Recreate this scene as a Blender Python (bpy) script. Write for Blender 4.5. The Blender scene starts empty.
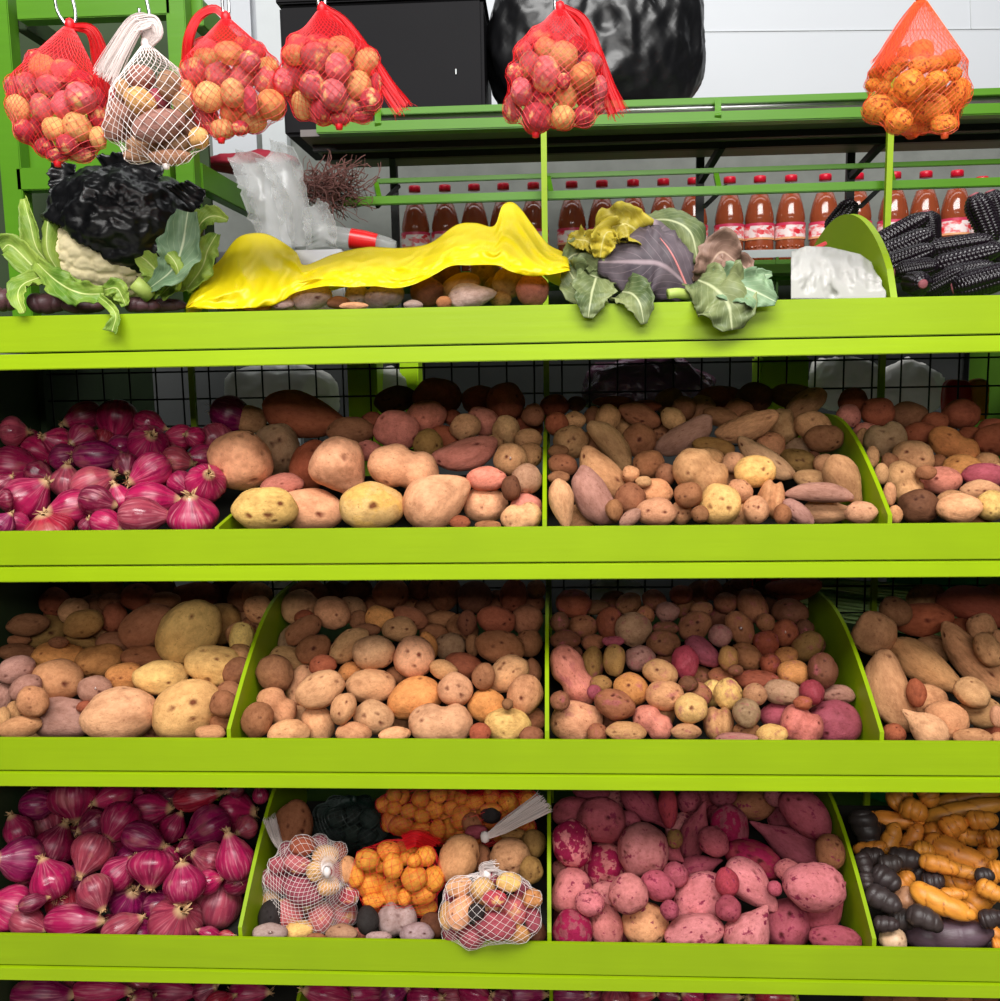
import bpy, bmesh, math, random
import numpy as np
from mathutils import Vector, Matrix, noise
from mathutils.bvhtree import BVHTree
SC = bpy.context.scene
COL = SC.collection
PI = math.pi
RND = random.Random(7)

# ------------------------------------------------------------------ camera
F = 963.0
PITCH, YAW, ROLL = 0.1347, -0.0571, 0.0178
Z1 = 1.57                      # top of the first front board
SH = 0.31                      # shelf spacing
CAM = Vector((0.0143, -1.329, Z1 - 0.0864))
_cy, _sy, _cp, _sp = math.cos(YAW), math.sin(YAW), math.cos(PITCH), math.sin(PITCH)
_cr, _sr = math.cos(ROLL), math.sin(ROLL)
FW = Vector((_sy * _cp, _cy * _cp, -_sp))
R0 = Vector((_cy, -_sy, 0)); U0 = Vector((_sy * _sp, _cy * _sp, _cp))
RT = R0 * _cr - U0 * _sr
UP = R0 * _sr + U0 * _cr
cam_d = bpy.data.cameras.new('camera')
cam = bpy.data.objects.new('camera', cam_d); COL.objects.link(cam)
cam_d.sensor_fit = 'HORIZONTAL'; cam_d.sensor_width = 36; cam_d.lens = F * 36 / 1000
cam_d.clip_start = 0.02
cam.matrix_world = Matrix.Translation(CAM) @ Matrix((RT, UP, -FW)).transposed().to_4x4()
SC.camera = cam


def ray(px, py):
    return FW + RT * ((px - 500) / F) + UP * ((500.5 - py) / F)


def P(px, py, Y):
    """World point seen at a place of the photograph, at world depth Y."""
    d = ray(px, py)
    return CAM + d * ((Y - CAM.y) / d.y)


def depth(p):
    return (p - CAM).dot(FW)


def lip(k):
    return Z1 - (0, 0, 0.3045, 0.6157, 0.93, 1.244)[k]


# ------------------------------------------------------------------ colours and materials
def lin(c):
    return tuple(((v / 255) / 12.92 if v / 255 <= 0.04045 else ((v / 255 + 0.055) / 1.055) ** 2.4) for v in c) + (1.0,)


class N:
    """A small helper around a node tree."""
    def __init__(s, name, rough=0.5, spec=0.5):
        m = bpy.data.materials.new(name); m.use_nodes = True
        s.m = m; s.t = m.node_tree; s.b = s.t.nodes['Principled BSDF']
        s.b.inputs['Roughness'].default_value = rough
        s.b.inputs['Specular IOR Level'].default_value = spec

    def n(s, typ, **kw):
        x = s.t.nodes.new(typ)
        for k, v in kw.items(): setattr(x, k, v)
        return x

    def l(s, a, b): s.t.links.new(a, b)

    def coords(s):
        """Object coordinates shifted by the object's own random number."""
        tc = s.n('ShaderNodeTexCoord'); oi = s.n('ShaderNodeObjectInfo')
        mul = s.n('ShaderNodeMath', operation='MULTIPLY'); mul.inputs[1].default_value = 37.0
        s.l(oi.outputs['Random'], mul.inputs[0])
        add = s.n('ShaderNodeVectorMath', operation='ADD')
        s.l(tc.outputs['Object'], add.inputs[0]); s.l(mul.outputs[0], add.inputs[1])
        return add.outputs[0], oi

    def noise(s, vec, scale, detail=3.0, rough=0.55):
        x = s.n('ShaderNodeTexNoise'); x.inputs['Scale'].default_value = scale
        x.inputs['Detail'].default_value = detail; x.inputs['Roughness'].default_value = rough
        if vec is not None: s.l(vec, x.inputs['Vector'])
        return x.outputs['Fac']

    def ramp(s, fac, *stops):
        r = s.n('ShaderNodeValToRGB'); e = r.color_ramp.elements
        while len(e) < len(stops): e.new(0.5)
        for i, (p, c) in enumerate(stops):
            e[i].position = p; e[i].color = c if len(c) == 4 else tuple(c) + (1,)
        s.l(fac, r.inputs['Fac']); return r.outputs['Color']

    def mix(s, fac, a, b, mode='MIX'):
        x = s.n('ShaderNodeMix', data_type='RGBA', blend_type=mode)
        for i, v in ((0, fac), (6, a), (7, b)):
            if hasattr(v, 'links') or isinstance(v, bpy.types.NodeSocket): s.l(v, x.inputs[i])
            else: x.inputs[i].default_value = v
        return x.outputs[2]

    def color(s, c):
        if isinstance(c, bpy.types.NodeSocket): s.l(c, s.b.inputs['Base Color'])
        else: s.b.inputs['Base Color'].default_value = c

    def bump(s, h, strength=0.2, dist=0.002):
        x = s.n('ShaderNodeBump'); x.inputs['Strength'].default_value = strength; x.inputs['Distance'].default_value = dist
        s.l(h, x.inputs['Height']); s.l(x.outputs[0], s.b.inputs['Normal'])

    def attr(s, name):
        x = s.n('ShaderNodeAttribute'); x.attribute_name = name; return x


G = (0, 0, 0, 1); W = (1, 1, 1, 1)


def m_plain(name, rgb, rough=0.5, spec=0.5, metal=0.0, var=0.0, scale=20, bump=0.0):
    k = N(name, rough, spec); c = lin(rgb)
    k.b.inputs['Metallic'].default_value = metal
    if var:
        tc = k.n('ShaderNodeTexCoord'); f = k.noise(tc.outputs['Object'], scale, 4)
        k.color(k.mix(f, tuple(v * (1 - var) for v in c[:3]) + (1,), tuple(min(1, v * (1 + var)) for v in c[:3]) + (1,)))
        if bump: k.bump(f, bump, 0.004)
    else: k.color(c)
    return k.m


def m_paint(name, rgb, rough=0.45):
    """Brushed green gloss paint on board: faint long streaks and a few scuffs."""
    k = N(name, rough, 0.4); c = lin(rgb)
    tc = k.n('ShaderNodeTexCoord'); mp = k.n('ShaderNodeMapping'); mp.inputs['Scale'].default_value = (3, 20, 60)
    k.l(tc.outputs['Object'], mp.inputs['Vector'])
    f = k.noise(mp.outputs[0], 1.5, 5, 0.65)
    g = k.noise(tc.outputs['Object'], 5, 3)
    a = k.mix(f, tuple(v * 0.86 for v in c[:3]) + (1,), tuple(v * 1.12 for v in c[:3]) + (1,))
    b = k.mix(k.ramp(g, (0.35, G), (0.7, W)), a, tuple(v * 0.9 for v in c[:3]) + (1,))
    k.color(b); k.bump(f, 0.12, 0.002)
    return k.m


def m_potato(name, second=None, thr=0.56, blend=0.08, scale=2.0, speck=0.6, rough=0.72, spec=0.22):
    """Skin coloured by the object's colour: soil mottling, scabs, lenticel specks, dark eyes, and patches of a second colour."""
    k = N(name, rough, spec); v, oi = k.coords()
    base = oi.outputs['Color']
    c = k.mix(1.0, base, k.ramp(k.noise(v, 1.1, 4, 0.6), (0.28, (0.70, 0.64, 0.60)), (0.50, (1.0, 0.98, 0.96)), (0.72, (1.14, 1.15, 1.12))), 'MULTIPLY')
    if second is not None:
        p = k.ramp(k.noise(v, scale, 4, 0.6), (thr - blend, G), (thr + blend, W))
        c = k.mix(p, c, lin(second))
    c = k.mix(1.0, c, k.ramp(k.noise(v, 4.5, 5, 0.7), (0.32, (0.80, 0.74, 0.70)), (0.60, (1.06, 1.06, 1.06))), 'MULTIPLY')
    sp = k.ramp(k.noise(v, 6.5, 5, 0.75), (0.585, G), (0.66, W))
    m = k.n('ShaderNodeMath', operation='MULTIPLY'); m.inputs[1].default_value = speck
    k.l(sp, m.inputs[0])
    c = k.mix(m.outputs[0], c, k.mix(1.0, c, (0.50, 0.36, 0.30, 1), 'MULTIPLY'))
    vo = k.n('ShaderNodeTexVoronoi'); vo.inputs['Scale'].default_value = 7.0; k.l(v, vo.inputs['Vector'])
    dots = k.ramp(vo.outputs['Distance'], (0.07, W), (0.13, G))
    m2 = k.n('ShaderNodeMath', operation='MULTIPLY'); m2.inputs[1].default_value = 0.45; k.l(dots, m2.inputs[0])
    c = k.mix(m2.outputs[0], c, k.mix(1.0, c, (0.55, 0.42, 0.36, 1), 'MULTIPLY'))
    e = k.attr('eye')
    c = k.mix(k.ramp(e.outputs['Fac'], (0.12, G), (0.60, W)), c, k.mix(1.0, c, (0.24, 0.12, 0.11, 1), 'MULTIPLY'))
    k.color(c)
    k.bump(k.noise(v, 10, 6, 0.7), 0.55, 0.003)
    return k.m


def m_onion(name):
    k = N(name, 0.27, 0.5)
    uv = k.n('ShaderNodeUVMap'); oi = k.n('ShaderNodeObjectInfo')
    mp = k.n('ShaderNodeMapping'); mp.inputs['Scale'].default_value = (26, 1.2, 1)
    k.l(uv.outputs[0], mp.inputs['Vector'])
    cmb = k.n('ShaderNodeMath', operation='MULTIPLY'); cmb.inputs[1].default_value = 50
    k.l(oi.outputs['Random'], cmb.inputs[0])
    tc = k.n('ShaderNodeNewGeometry')
    t = k.n('ShaderNodeTexNoise', noise_dimensions='4D'); t.inputs['Scale'].default_value = 1.0; t.inputs['Detail'].default_value = 4
    k.l(mp.outputs[0], t.inputs['Vector']); k.l(cmb.outputs[0], t.inputs['W'])
    c0 = oi.outputs['Color']
    dark = k.mix(1.0, c0, (0.50, 0.36, 0.52, 1), 'MULTIPLY')
    pale = k.mix(0.42, c0, lin((232, 160, 168)))
    c = k.mix(k.ramp(t.outputs['Fac'], (0.35, G), (0.6, W)), dark, c0)
    v, _ = k.coords()
    patch = k.ramp(k.noise(v, 1.1, 3), (0.36, G), (0.60, W))
    st = k.n('ShaderNodeTexNoise', noise_dimensions='4D'); st.inputs['Scale'].default_value = 2.3; st.inputs['Detail'].default_value = 5
    k.l(mp.outputs[0], st.inputs['Vector']); k.l(cmb.outputs[0], st.inputs['W'])
    line = k.ramp(st.outputs['Fac'], (0.50, G), (0.64, W))
    m = k.n('ShaderNodeMath', operation='MULTIPLY'); k.l(line, m.inputs[0]); k.l(patch, m.inputs[1])
    m2 = k.n('ShaderNodeMath', operation='MULTIPLY'); k.l(m.outputs[0], m2.inputs[0]); m2.inputs[1].default_value = 0.85
    c = k.mix(m2.outputs[0], c, pale)
    pp = k.ramp(k.noise(v, 0.8, 2), (0.60, G), (0.68, W))
    m3 = k.n('ShaderNodeMath', operation='MULTIPLY'); k.l(pp, m3.inputs[0]); m3.inputs[1].default_value = 0.38
    c = k.mix(m3.outputs[0], c, lin((176, 112, 100)))
    e = k.attr('eye')
    c = k.mix(e.outputs['Fac'], c, lin((198, 160, 118)))
    k.color(c); k.bump(t.outputs['Fac'], 0.25, 0.002)
    k.l(k.ramp(patch, (0, (0.2, 0.2, 0.2)), (1, (0.5, 0.5, 0.5))), k.b.inputs['Roughness'])
    return k.m


def m_oca(name):
    k = N(name, 0.42, 0.4); v, oi = k.coords()
    f = k.noise(v, 2.0, 3)
    c = k.mix(1.0, oi.outputs['Color'], k.ramp(f, (0.3, (0.78, 0.72, 0.66)), (0.7, (1.15, 1.15, 1.15))), 'MULTIPLY')
    e = k.attr('eye')
    c = k.mix(e.outputs['Fac'], c, k.mix(1.0, c, (0.25, 0.10, 0.09, 1), 'MULTIPLY'))
    k.color(c); k.bump(k.noise(v, 9, 4), 0.2, 0.002)
    return k.m


def m_film(name, rgb, alpha, rough=0.3, trans=0.0, wr=0.0, scale=30):
    """Thin plastic film or fine netting: partly see-through, partly coloured."""
    k = N(name, rough, 0.5); k.color(lin(rgb))
    k.b.inputs['Alpha'].default_value = alpha
    if trans:
        t = k.n('ShaderNodeBsdfTranslucent'); t.inputs['Color'].default_value = lin(rgb)
        mx = k.n('ShaderNodeMixShader'); mx.inputs[0].default_value = trans
        k.l(k.b.outputs[0], mx.inputs[1]); k.l(t.outputs[0], mx.inputs[2])
        out = k.t.nodes['Material Output']; k.l(mx.outputs[0], out.inputs['Surface'])
    if wr:
        tc = k.n('ShaderNodeTexCoord'); k.bump(k.noise(tc.outputs['Object'], scale, 4, 0.6), wr, 0.01)
    return k.m


def m_leaf(name, a, b, vein):
    k = N(name, 0.5, 0.35); uv = k.n('ShaderNodeUVMap'); tc = k.n('ShaderNodeTexCoord')
    f = k.noise(tc.outputs['Object'], 18, 4)
    c = k.mix(k.ramp(f, (0.35, G), (0.68, W)), lin(a), lin(b))
    sep = k.n('ShaderNodeSeparateXYZ'); k.l(uv.outputs[0], sep.inputs[0])
    # side veins run obliquely from the midrib
    s1 = k.n('ShaderNodeMath', operation='ABSOLUTE'); ad = k.n('ShaderNodeMath', operation='SUBTRACT'); ad.inputs[1].default_value = 0.5
    k.l(sep.outputs['X'], ad.inputs[0]); k.l(ad.outputs[0], s1.inputs[0])
    mid = k.ramp(s1.outputs[0], (0.012, W), (0.04, G))
    y = k.n('ShaderNodeMath', operation='MULTIPLY_ADD'); k.l(s1.outputs[0], y.inputs[0]); y.inputs[1].default_value = -1.1; k.l(sep.outputs['Y'], y.inputs[2])
    sn = k.n('ShaderNodeMath', operation='MULTIPLY'); k.l(y.outputs[0], sn.inputs[0]); sn.inputs[1].default_value = 44
    si = k.n('ShaderNodeMath', operation='SINE'); k.l(sn.outputs[0], si.inputs[0])
    vn = k.ramp(si.outputs[0], (0.93, G), (0.99, W))
    mm = k.n('ShaderNodeMath', operation='MAXIMUM'); k.l(mid, mm.inputs[0])
    hv = k.n('ShaderNodeMath', operation='MULTIPLY'); k.l(vn, hv.inputs[0]); hv.inputs[1].default_value = 0.28; k.l(hv.outputs[0], mm.inputs[1])
    c = k.mix(mm.outputs[0], c, lin(vein)); k.color(c)
    k.bump(k.noise(tc.outputs['Object'], 45, 3), 0.3, 0.003)
    return k.m


M = {}
M['green'] = m_paint('lime green gloss paint', (148, 178, 4))
M['trim'] = m_paint('lime green trim paint', (158, 190, 2))
M['green_top'] = m_paint('green gloss paint on metal', (82, 136, 22), 0.35)
M['green_dark'] = m_paint('dull green paint', (92, 138, 34), 0.6)
M['black'] = m_plain('black metal', (22, 22, 24), 0.5)
M['wire'] = m_plain('dark wire', (40, 42, 38), 0.45, metal=0.4)
M['steel'] = m_plain('bright steel', (205, 205, 205), 0.28, metal=1.0)
M['deck'] = m_plain('dark shelf board', (112, 104, 102), 0.6, var=0.25, scale=6)
M['bed'] = m_plain('bin bed in gap shade', (30, 27, 20), 0.85, var=0.3)  # dark colour stands in for shadow in the gaps between tubers
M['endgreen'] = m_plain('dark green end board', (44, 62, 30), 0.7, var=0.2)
M['wallwhite'] = m_plain('white wall panel', (200, 203, 208), 0.5, var=0.05, scale=3)
M['cement'] = m_plain('grey cement', (116, 119, 114), 0.85, var=0.35, scale=14, bump=0.5)
M['base'] = m_plain('cement darkened for shade', (74, 76, 76), 0.85, var=0.2, scale=9)  # same cement wall, its colour darkened to stand for shade behind the bins
M['floor'] = m_plain('concrete floor', (150, 148, 144), 0.7, var=0.1)
M['potato'] = m_potato('potato skin')
M['native'] = m_potato('native potato skin', (172, 86, 96), 0.66, 0.10, 1.4, 0.9, 0.6)
M['pinkeye'] = m_potato('pink and yellow potato skin', (236, 192, 126), 0.595, 0.06, 1.0, 0.4, 0.5)
M['redpatch'] = m_potato('sweet potato skin with deep red patches', (158, 26, 72), 0.50, 0.02, 1.9, 0.4)
M['sweet'] = m_potato('rubbed sweet potato skin', (136, 44, 70), 0.61, 0.03, 2.6, 0.7)
M['yellowpatch'] = m_potato('potato skin with yellow patches', (226, 178, 96), 0.52, 0.06, 1.3, 0.6)
M['onion'] = m_onion('red onion skin')
M['sprout'] = m_plain('pale sprout', (228, 206, 200), 0.5)
M['papery'] = m_plain('dry onion neck', (196, 156, 112), 0.8, var=0.25, scale=60)
M['oca'] = m_oca('oca skin')
M['olluco'] = m_potato('orange olluco skin', (222, 132, 46), 0.60, 0.08, 2.2, 0.35, 0.4)
M['redbark'] = m_potato('striped orange tuber skin', (150, 62, 30), 0.58, 0.03, 3.2, 0.9, 0.4)
M['netred'] = m_plain('red net strand', (226, 24, 34), 0.45)
M['netwhite'] = m_plain('white net strand', (238, 226, 222), 0.5)
M['netorange'] = m_plain('orange net strand', (242, 92, 40), 0.45)
M['netgreen'] = m_plain('dark green net strand', (18, 40, 32), 0.5)
M['filmred'] = m_film('fine red netting', (232, 18, 30), 0.06, 0.5)
M['filmorange'] = m_film('fine orange netting', (246, 78, 34), 0.08, 0.5)
M['topred'] = m_film('stretched red netting', (232, 18, 34), 0.34, 0.5)
M['toporange'] = m_film('stretched orange netting', (246, 84, 46), 0.36, 0.5)
M['tailred'] = m_film('gathered red netting', (232, 20, 36), 0.72, 0.5, 0.2)
M['tailwhite'] = m_film('gathered white netting', (240, 226, 222), 0.6, 0.5, 0.2)
M['tailorange'] = m_film('gathered orange netting', (246, 92, 56), 0.6, 0.5, 0.3)
M['cap'] = m_plain('red bottle cap', (206, 14, 46), 0.35)
M['pet'] = m_film('clear bottle plastic', (250, 246, 240), 0.02, 0.05)
M['sackblack'] = m_plain('black polythene', (15, 15, 17), 0.33, 0.5)
M['crate'] = m_plain('black board', (20, 19, 22), 0.6, 0.12, var=0.25, scale=5)
M['yellow'] = m_film('yellow polythene', (255, 238, 24), 1.0, 0.33, 0.4)
M['clear'] = m_film('clear polythene', (226, 226, 226), 0.24, 0.08, 0.1)
M['whitebag'] = m_film('white polythene', (226, 224, 220), 0.97, 0.3, 0.35)
M['curd'] = m_plain('cauliflower curd', (238, 222, 176), 0.75, var=0.12, scale=40, bump=0.4)
M['cleaf'] = m_leaf('cauliflower leaf', (92, 130, 40), (160, 182, 78), (206, 214, 140))
M['cleaf_grey'] = m_leaf('grey green cauliflower leaf', (92, 124, 92), (134, 160, 122), (196, 208, 170))
M['stalk'] = m_plain('pale green stalk', (176, 196, 98), 0.5, var=0.15)
M['cabbage'] = m_leaf('purple grey cabbage leaf', (66, 56, 64), (112, 100, 106), (160, 140, 146))
M['cabgreen'] = m_leaf('wilted cabbage leaf', (80, 96, 58), (140, 148, 98), (184, 190, 146))
M['cabyellow'] = m_leaf('yellowed cabbage leaf', (150, 138, 52), (206, 186, 60), (222, 210, 130))
M['cabbrown'] = m_leaf('browned cabbage leaf', (112, 84, 72), (160, 128, 112), (190, 160, 140))
M['corn'] = m_plain('purple corn kernels', (24, 15, 23), 0.26, 0.5, var=0.4, scale=30)
M['corncore'] = m_plain('cob end', (150, 80, 88), 0.7, var=0.4, scale=120)
M['root'] = m_plain('dry brown roots', (98, 60, 54), 0.8, var=0.3)
M['redcloth'] = m_plain('red cloth', (148, 20, 44), 0.8)
M['scallion'] = m_plain('green onion leaf', (168, 200, 130), 0.45, var=0.3)
M['lime'] = m_plain('lime plastic', (176, 222, 20), 0.4)
M['greensheet'] = m_plain('green sheet', (20, 150, 78), 0.5)
M['redpack'] = m_plain('red packet', (200, 24, 26), 0.3, var=0.3, scale=14)
M['orangepack'] = m_plain('orange print', (240, 140, 24), 0.3, var=0.3, scale=20)
M['purplebag'] = m_film('dark purple film', (74, 46, 62), 0.8, 0.15, 0.0)
M['greypost'] = m_plain('grey post', (196, 200, 202), 0.5, var=0.06)
M['foil'] = m_plain('silver foil', (150, 150, 154), 0.3, metal=0.7)


def m_juice():
    k = N('red brown juice', 0.15, 0.5); k.color(lin((150, 62, 20)))
    k.b.inputs['Coat Weight'].default_value = 0.35; k.b.inputs['Coat Roughness'].default_value = 0.06
    return k.m


def m_label():
    """White label with a pink band, red fruit rounds and small red strokes of print."""
    k = N('bottle label print', 0.35, 0.5)
    uv = k.n('ShaderNodeUVMap'); sep = k.n('ShaderNodeSeparateXYZ'); k.l(uv.outputs[0], sep.inputs[0])
    mp = k.n('ShaderNodeMapping'); mp.inputs['Scale'].default_value = (9, 3, 1); k.l(uv.outputs[0], mp.inputs['Vector'])
    f = k.noise(mp.outputs[0], 1.2, 3, 0.6)
    c = k.mix(k.ramp(f, (0.48, G), (0.58, W)), lin((246, 226, 226)), lin((236, 110, 116)))
    vo = k.n('ShaderNodeTexVoronoi'); vo.inputs['Scale'].default_value = 0.8; k.l(mp.outputs[0], vo.inputs['Vector'])
    c = k.mix(k.ramp(vo.outputs['Distance'], (0.24, W), (0.30, G)), c, lin((222, 40, 54)))
    band = k.ramp(sep.outputs['Y'], (0.80, G), (0.84, W)); c = k.mix(band, c, lin((214, 60, 96)))
    band2 = k.ramp(sep.outputs['Y'], (0.10, W), (0.14, G)); c = k.mix(band2, c, lin((238, 170, 120)))
    k.color(c); return k.m


M['juice'] = m_juice(); M['label'] = m_label()

# ------------------------------------------------------------------ object helpers


def link(name, me, mat=None, parent=None, smooth=True):
    o = bpy.data.objects.new(name, me); COL.objects.link(o)
    if mat is not None and not me.materials: me.materials.append(mat)
    if parent is not None: o.parent = parent
    if smooth and len(me.polygons): me.polygons.foreach_set('use_smooth', [True] * len(me.polygons))
    return o


def tag(o, label, cat, group=None, kind=None):
    if label: o['label'] = label
    if cat: o['category'] = cat
    if group: o['group'] = group
    if kind: o['kind'] = kind
    return o


def empty(name, loc, label, cat, group=None):
    o = bpy.data.objects.new(name, None); COL.objects.link(o); o.location = loc; o.empty_display_size = 0.02
    return tag(o, label, cat, group)


class MB:
    """Collects boxes, tubes and strips in world space; one mesh object at the end."""
    def __init__(s): s.v = []; s.f = []; s.uv = None

    def box(s, a, b):
        i = len(s.v); x0, y0, z0 = a; x1, y1, z1 = b
        s.v += [(x0, y0, z0), (x1, y0, z0), (x1, y1, z0), (x0, y1, z0), (x0, y0, z1), (x1, y0, z1), (x1, y1, z1), (x0, y1, z1)]
        s.f += [(i, i + 3, i + 2, i + 1), (i + 4, i + 5, i + 6, i + 7), (i, i + 1, i + 5, i + 4), (i + 1, i + 2, i + 6, i + 5), (i + 2, i + 3, i + 7, i + 6), (i + 3, i, i + 4, i + 7)]
        return s

    def bar(s, a, b, w, h, upv=(0, 0, 1)):
        """Rectangular bar between two points."""
        a = Vector(a); b = Vector(b); d = (b - a).normalized(); upv = Vector(upv)
        r = d.cross(upv).normalized(); u = r.cross(d)
        i = len(s.v)
        for p in (a, b):
            for sx, sz in ((-1, -1), (1, -1), (1, 1), (-1, 1)): s.v.append(tuple(p + r * (sx * w / 2) + u * (sz * h / 2)))
        s.f += [(i + 3, i + 2, i + 1, i), (i + 4, i + 5, i + 6, i + 7)] + [(i + k, i + (k + 1) % 4, i + 4 + (k + 1) % 4, i + 4 + k) for k in range(4)]
        return s

    def tube(s, pts, r, seg=6, closed=False, taper=None):
        pts = [Vector(p) for p in pts]; n = len(pts); i0 = len(s.v); nrm = None
        for j, p in enumerate(pts):
            t = (pts[min(j + 1, n - 1)] - pts[max(j - 1, 0)])
            t = t.normalized() if t.length > 1e-9 else Vector((0, 0, 1))
            if nrm is None:
                nrm = t.orthogonal().normalized()
            else:
                nrm = (nrm - t * nrm.dot(t)); nrm = nrm.normalized() if nrm.length > 1e-6 else t.orthogonal().normalized()
            bn = t.cross(nrm); rr = r * (taper[j] if taper else 1)
            for q in range(seg):
                a = 2 * PI * q / seg; s.v.append(tuple(p + (nrm * math.cos(a) + bn * math.sin(a)) * rr))
        for j in range(n - 1):
            for q in range(seg):
                a = i0 + j * seg + q; b = i0 + j * seg + (q + 1) % seg; s.f.append((a, b, b + seg, a + seg))
        s.f.append(tuple(i0 + q for q in reversed(range(seg)))); s.f.append(tuple(i0 + (n - 1) * seg + q for q in range(seg)))
        return s

    def grid(s, rows):
        i = len(s.v); m = len(rows[0])
        for r in rows: s.v += [tuple(p) for p in r]
        for j in range(len(rows) - 1):
            for q in range(m - 1):
                a = i + j * m + q; s.f.append((a, a + 1, a + m + 1, a + m))
        return s

    def lathe(s, prof, seg=24, axis_o=(0, 0, 0)):
        """prof: (radius, z) list."""
        i = len(s.v); ox, oy, oz = axis_o; m = seg
        for r, z in prof:
            for q in range(seg):
                a = 2 * PI * q / seg; s.v.append((ox + r * math.cos(a), oy + r * math.sin(a), oz + z))
        for j in range(len(prof) - 1):
            for q in range(seg):
                a = i + j * m + q; b = i + j * m + (q + 1) % m; s.f.append((a, b, b + m, a + m))
        return s

    def mesh(s, name, origin=None):
        me = bpy.data.meshes.new(name)
        v = s.v if origin is None else [tuple(Vector(p) - Vector(origin)) for p in s.v]
        me.from_pydata(v, [], s.f); me.update(); return me

    def build(s, name, mat, parent=None, smooth=False, bevel=0.0):
        """World-space geometry; under a parent it is stored relative to the parent."""
        off = Vector(parent_origin(parent)) if parent is not None else None
        me = s.mesh(name, off)
        if bevel:
            bm = bmesh.new(); bm.from_mesh(me)
            bmesh.ops.bevel(bm, geom=[e for e in bm.edges], offset=bevel, segments=2, affect='EDGES', clamp_overlap=True)
            bm.to_mesh(me); bm.free()
        return link(name, me, mat, parent, smooth)


def parent_origin(p):
    o = Vector((0, 0, 0))
    while p is not None:
        o = o + p.location; p = p.parent
    return o


def uvgrid(me, nu, nv):
    """UVs for a mesh made of one (nv+1) x (nu+1) grid."""
    uvl = me.uv_layers.new(name='UVMap')
    for lp in me.loops:
        j, q = divmod(lp.vertex_index, nu); uvl.data[lp.index].uv = (q / (nu - 1), j / (nv - 1))


# ------------------------------------------------------------------ tuber shapes (unit size: +-1 in each axis)
SHAPES = {}


def finish(bm, name, eyes=None):
    lo = [min(v.co[i] for v in bm.verts) for i in range(3)]; hi = [max(v.co[i] for v in bm.verts) for i in range(3)]
    for v in bm.verts:
        v.co = Vector([(v.co[i] - (lo[i] + hi[i]) / 2) * 2 / (hi[i] - lo[i]) for i in range(3)])
    me = bpy.data.meshes.new(name); bm.to_mesh(me); bm.free()
    if eyes is not None:
        a = me.color_attributes.new('eye', 'FLOAT_COLOR', 'POINT')
        for i, e in enumerate(eyes): a.data[i].color = (e, e, e, 1)
    me.polygons.foreach_set('use_smooth', [True] * len(me.polygons))
    return me


def tuber(name, seed, shape='r', sub=4, n_eyes=9, lump=0.10, asp=1.0):
    rnd = random.Random(seed); off = Vector((seed * 3.1, seed * 1.7, seed * 0.9))
    bm = bmesh.new(); bmesh.ops.create_icosphere(bm, subdivisions=sub, radius=1.0)
    ed = []
    for _ in range(n_eyes):
        d = Vector((rnd.uniform(-1, 1), rnd.uniform(-1, 1), rnd.uniform(-1, 1))).normalized()
        ed.append((d, rnd.uniform(0.09, 0.17), rnd.uniform(0.6, 1.0)))
    eyes = []
    for v in bm.verts:
        p = v.co.normalized(); x = p.x
        r = 1 + lump * noise.noise(p * 1.2 + off) + lump * 0.35 * noise.noise(p * 2.8 + off)
        e = 0.0
        for d, w, s in ed:
            ang = p.angle(d)
            if ang < w * 1.9:
                q = ang / w
                r -= 0.075 * s * math.exp(-q * q * 1.6) - 0.018 * s * math.exp(-((q - 1.35) / 0.35) ** 2)
                e = max(e, s * max(0, 1 - q * 0.95))
        q = p * r; sc = 1.0
        if shape == '2': sc = 1 - 0.26 * math.exp(-((x - 0.1) / 0.28) ** 2)
        elif shape == 'p': q_ = max(0, min(1, (x + 0.75) / 1.75)); sc = 1.06 - 0.52 * q_ * q_ * (3 - 2 * q_)
        elif shape == 't':
            t = max(0, (x + 0.5) / 1.5); sc = 1 - 0.50 * t * t * (1.6 - 0.6 * t)
        elif shape == 'b':
            m = max(abs(p.x), abs(p.y), abs(p.z)); q = q * (1 - 0.5 * (1 - 1 / max(m, 0.58) * 0.58)) if False else q * ((abs(p.x) ** 3 + abs(p.y) ** 3 + abs(p.z) ** 3) ** (-1 / 3) * 0.55 + 0.45)
        if sc != 1.0: q = Vector((q.x, q.y * sc, q.z * sc))
        if shape == 't' and x > 0.72:
            t = (x - 0.72) / 0.28; q = Vector((q.x + 0.26 * t * t, q.y * (1 - 0.1 * t), q.z * (1 - 0.1 * t)))
        if shape == 'k':
            q = Vector((q.x, q.y, q.z + 0.32 * (x * x - 0.35)))
        v.co = q; eyes.append(e)
    return finish(bm, name, eyes)


def variants(key, n, **kw):
    if key not in SHAPES: SHAPES[key] = [tuber('tuber', hash_s(key) + i * 7, **kw) for i in range(n)]
    return SHAPES[key]


def hash_s(s): return sum(ord(c) * (i + 3) for i, c in enumerate(s)) % 97


variants('r', 8, shape='r'); variants('p', 2, shape='p', n_eyes=5); variants('k', 4, shape='k', n_eyes=7)
variants('2', 3, shape='2', n_eyes=6); variants('t', 3, shape='t', n_eyes=4, lump=0.08); variants('b', 2, shape='b', n_eyes=5)
variants('s', 4, shape='r', sub=3, n_eyes=4)


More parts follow.
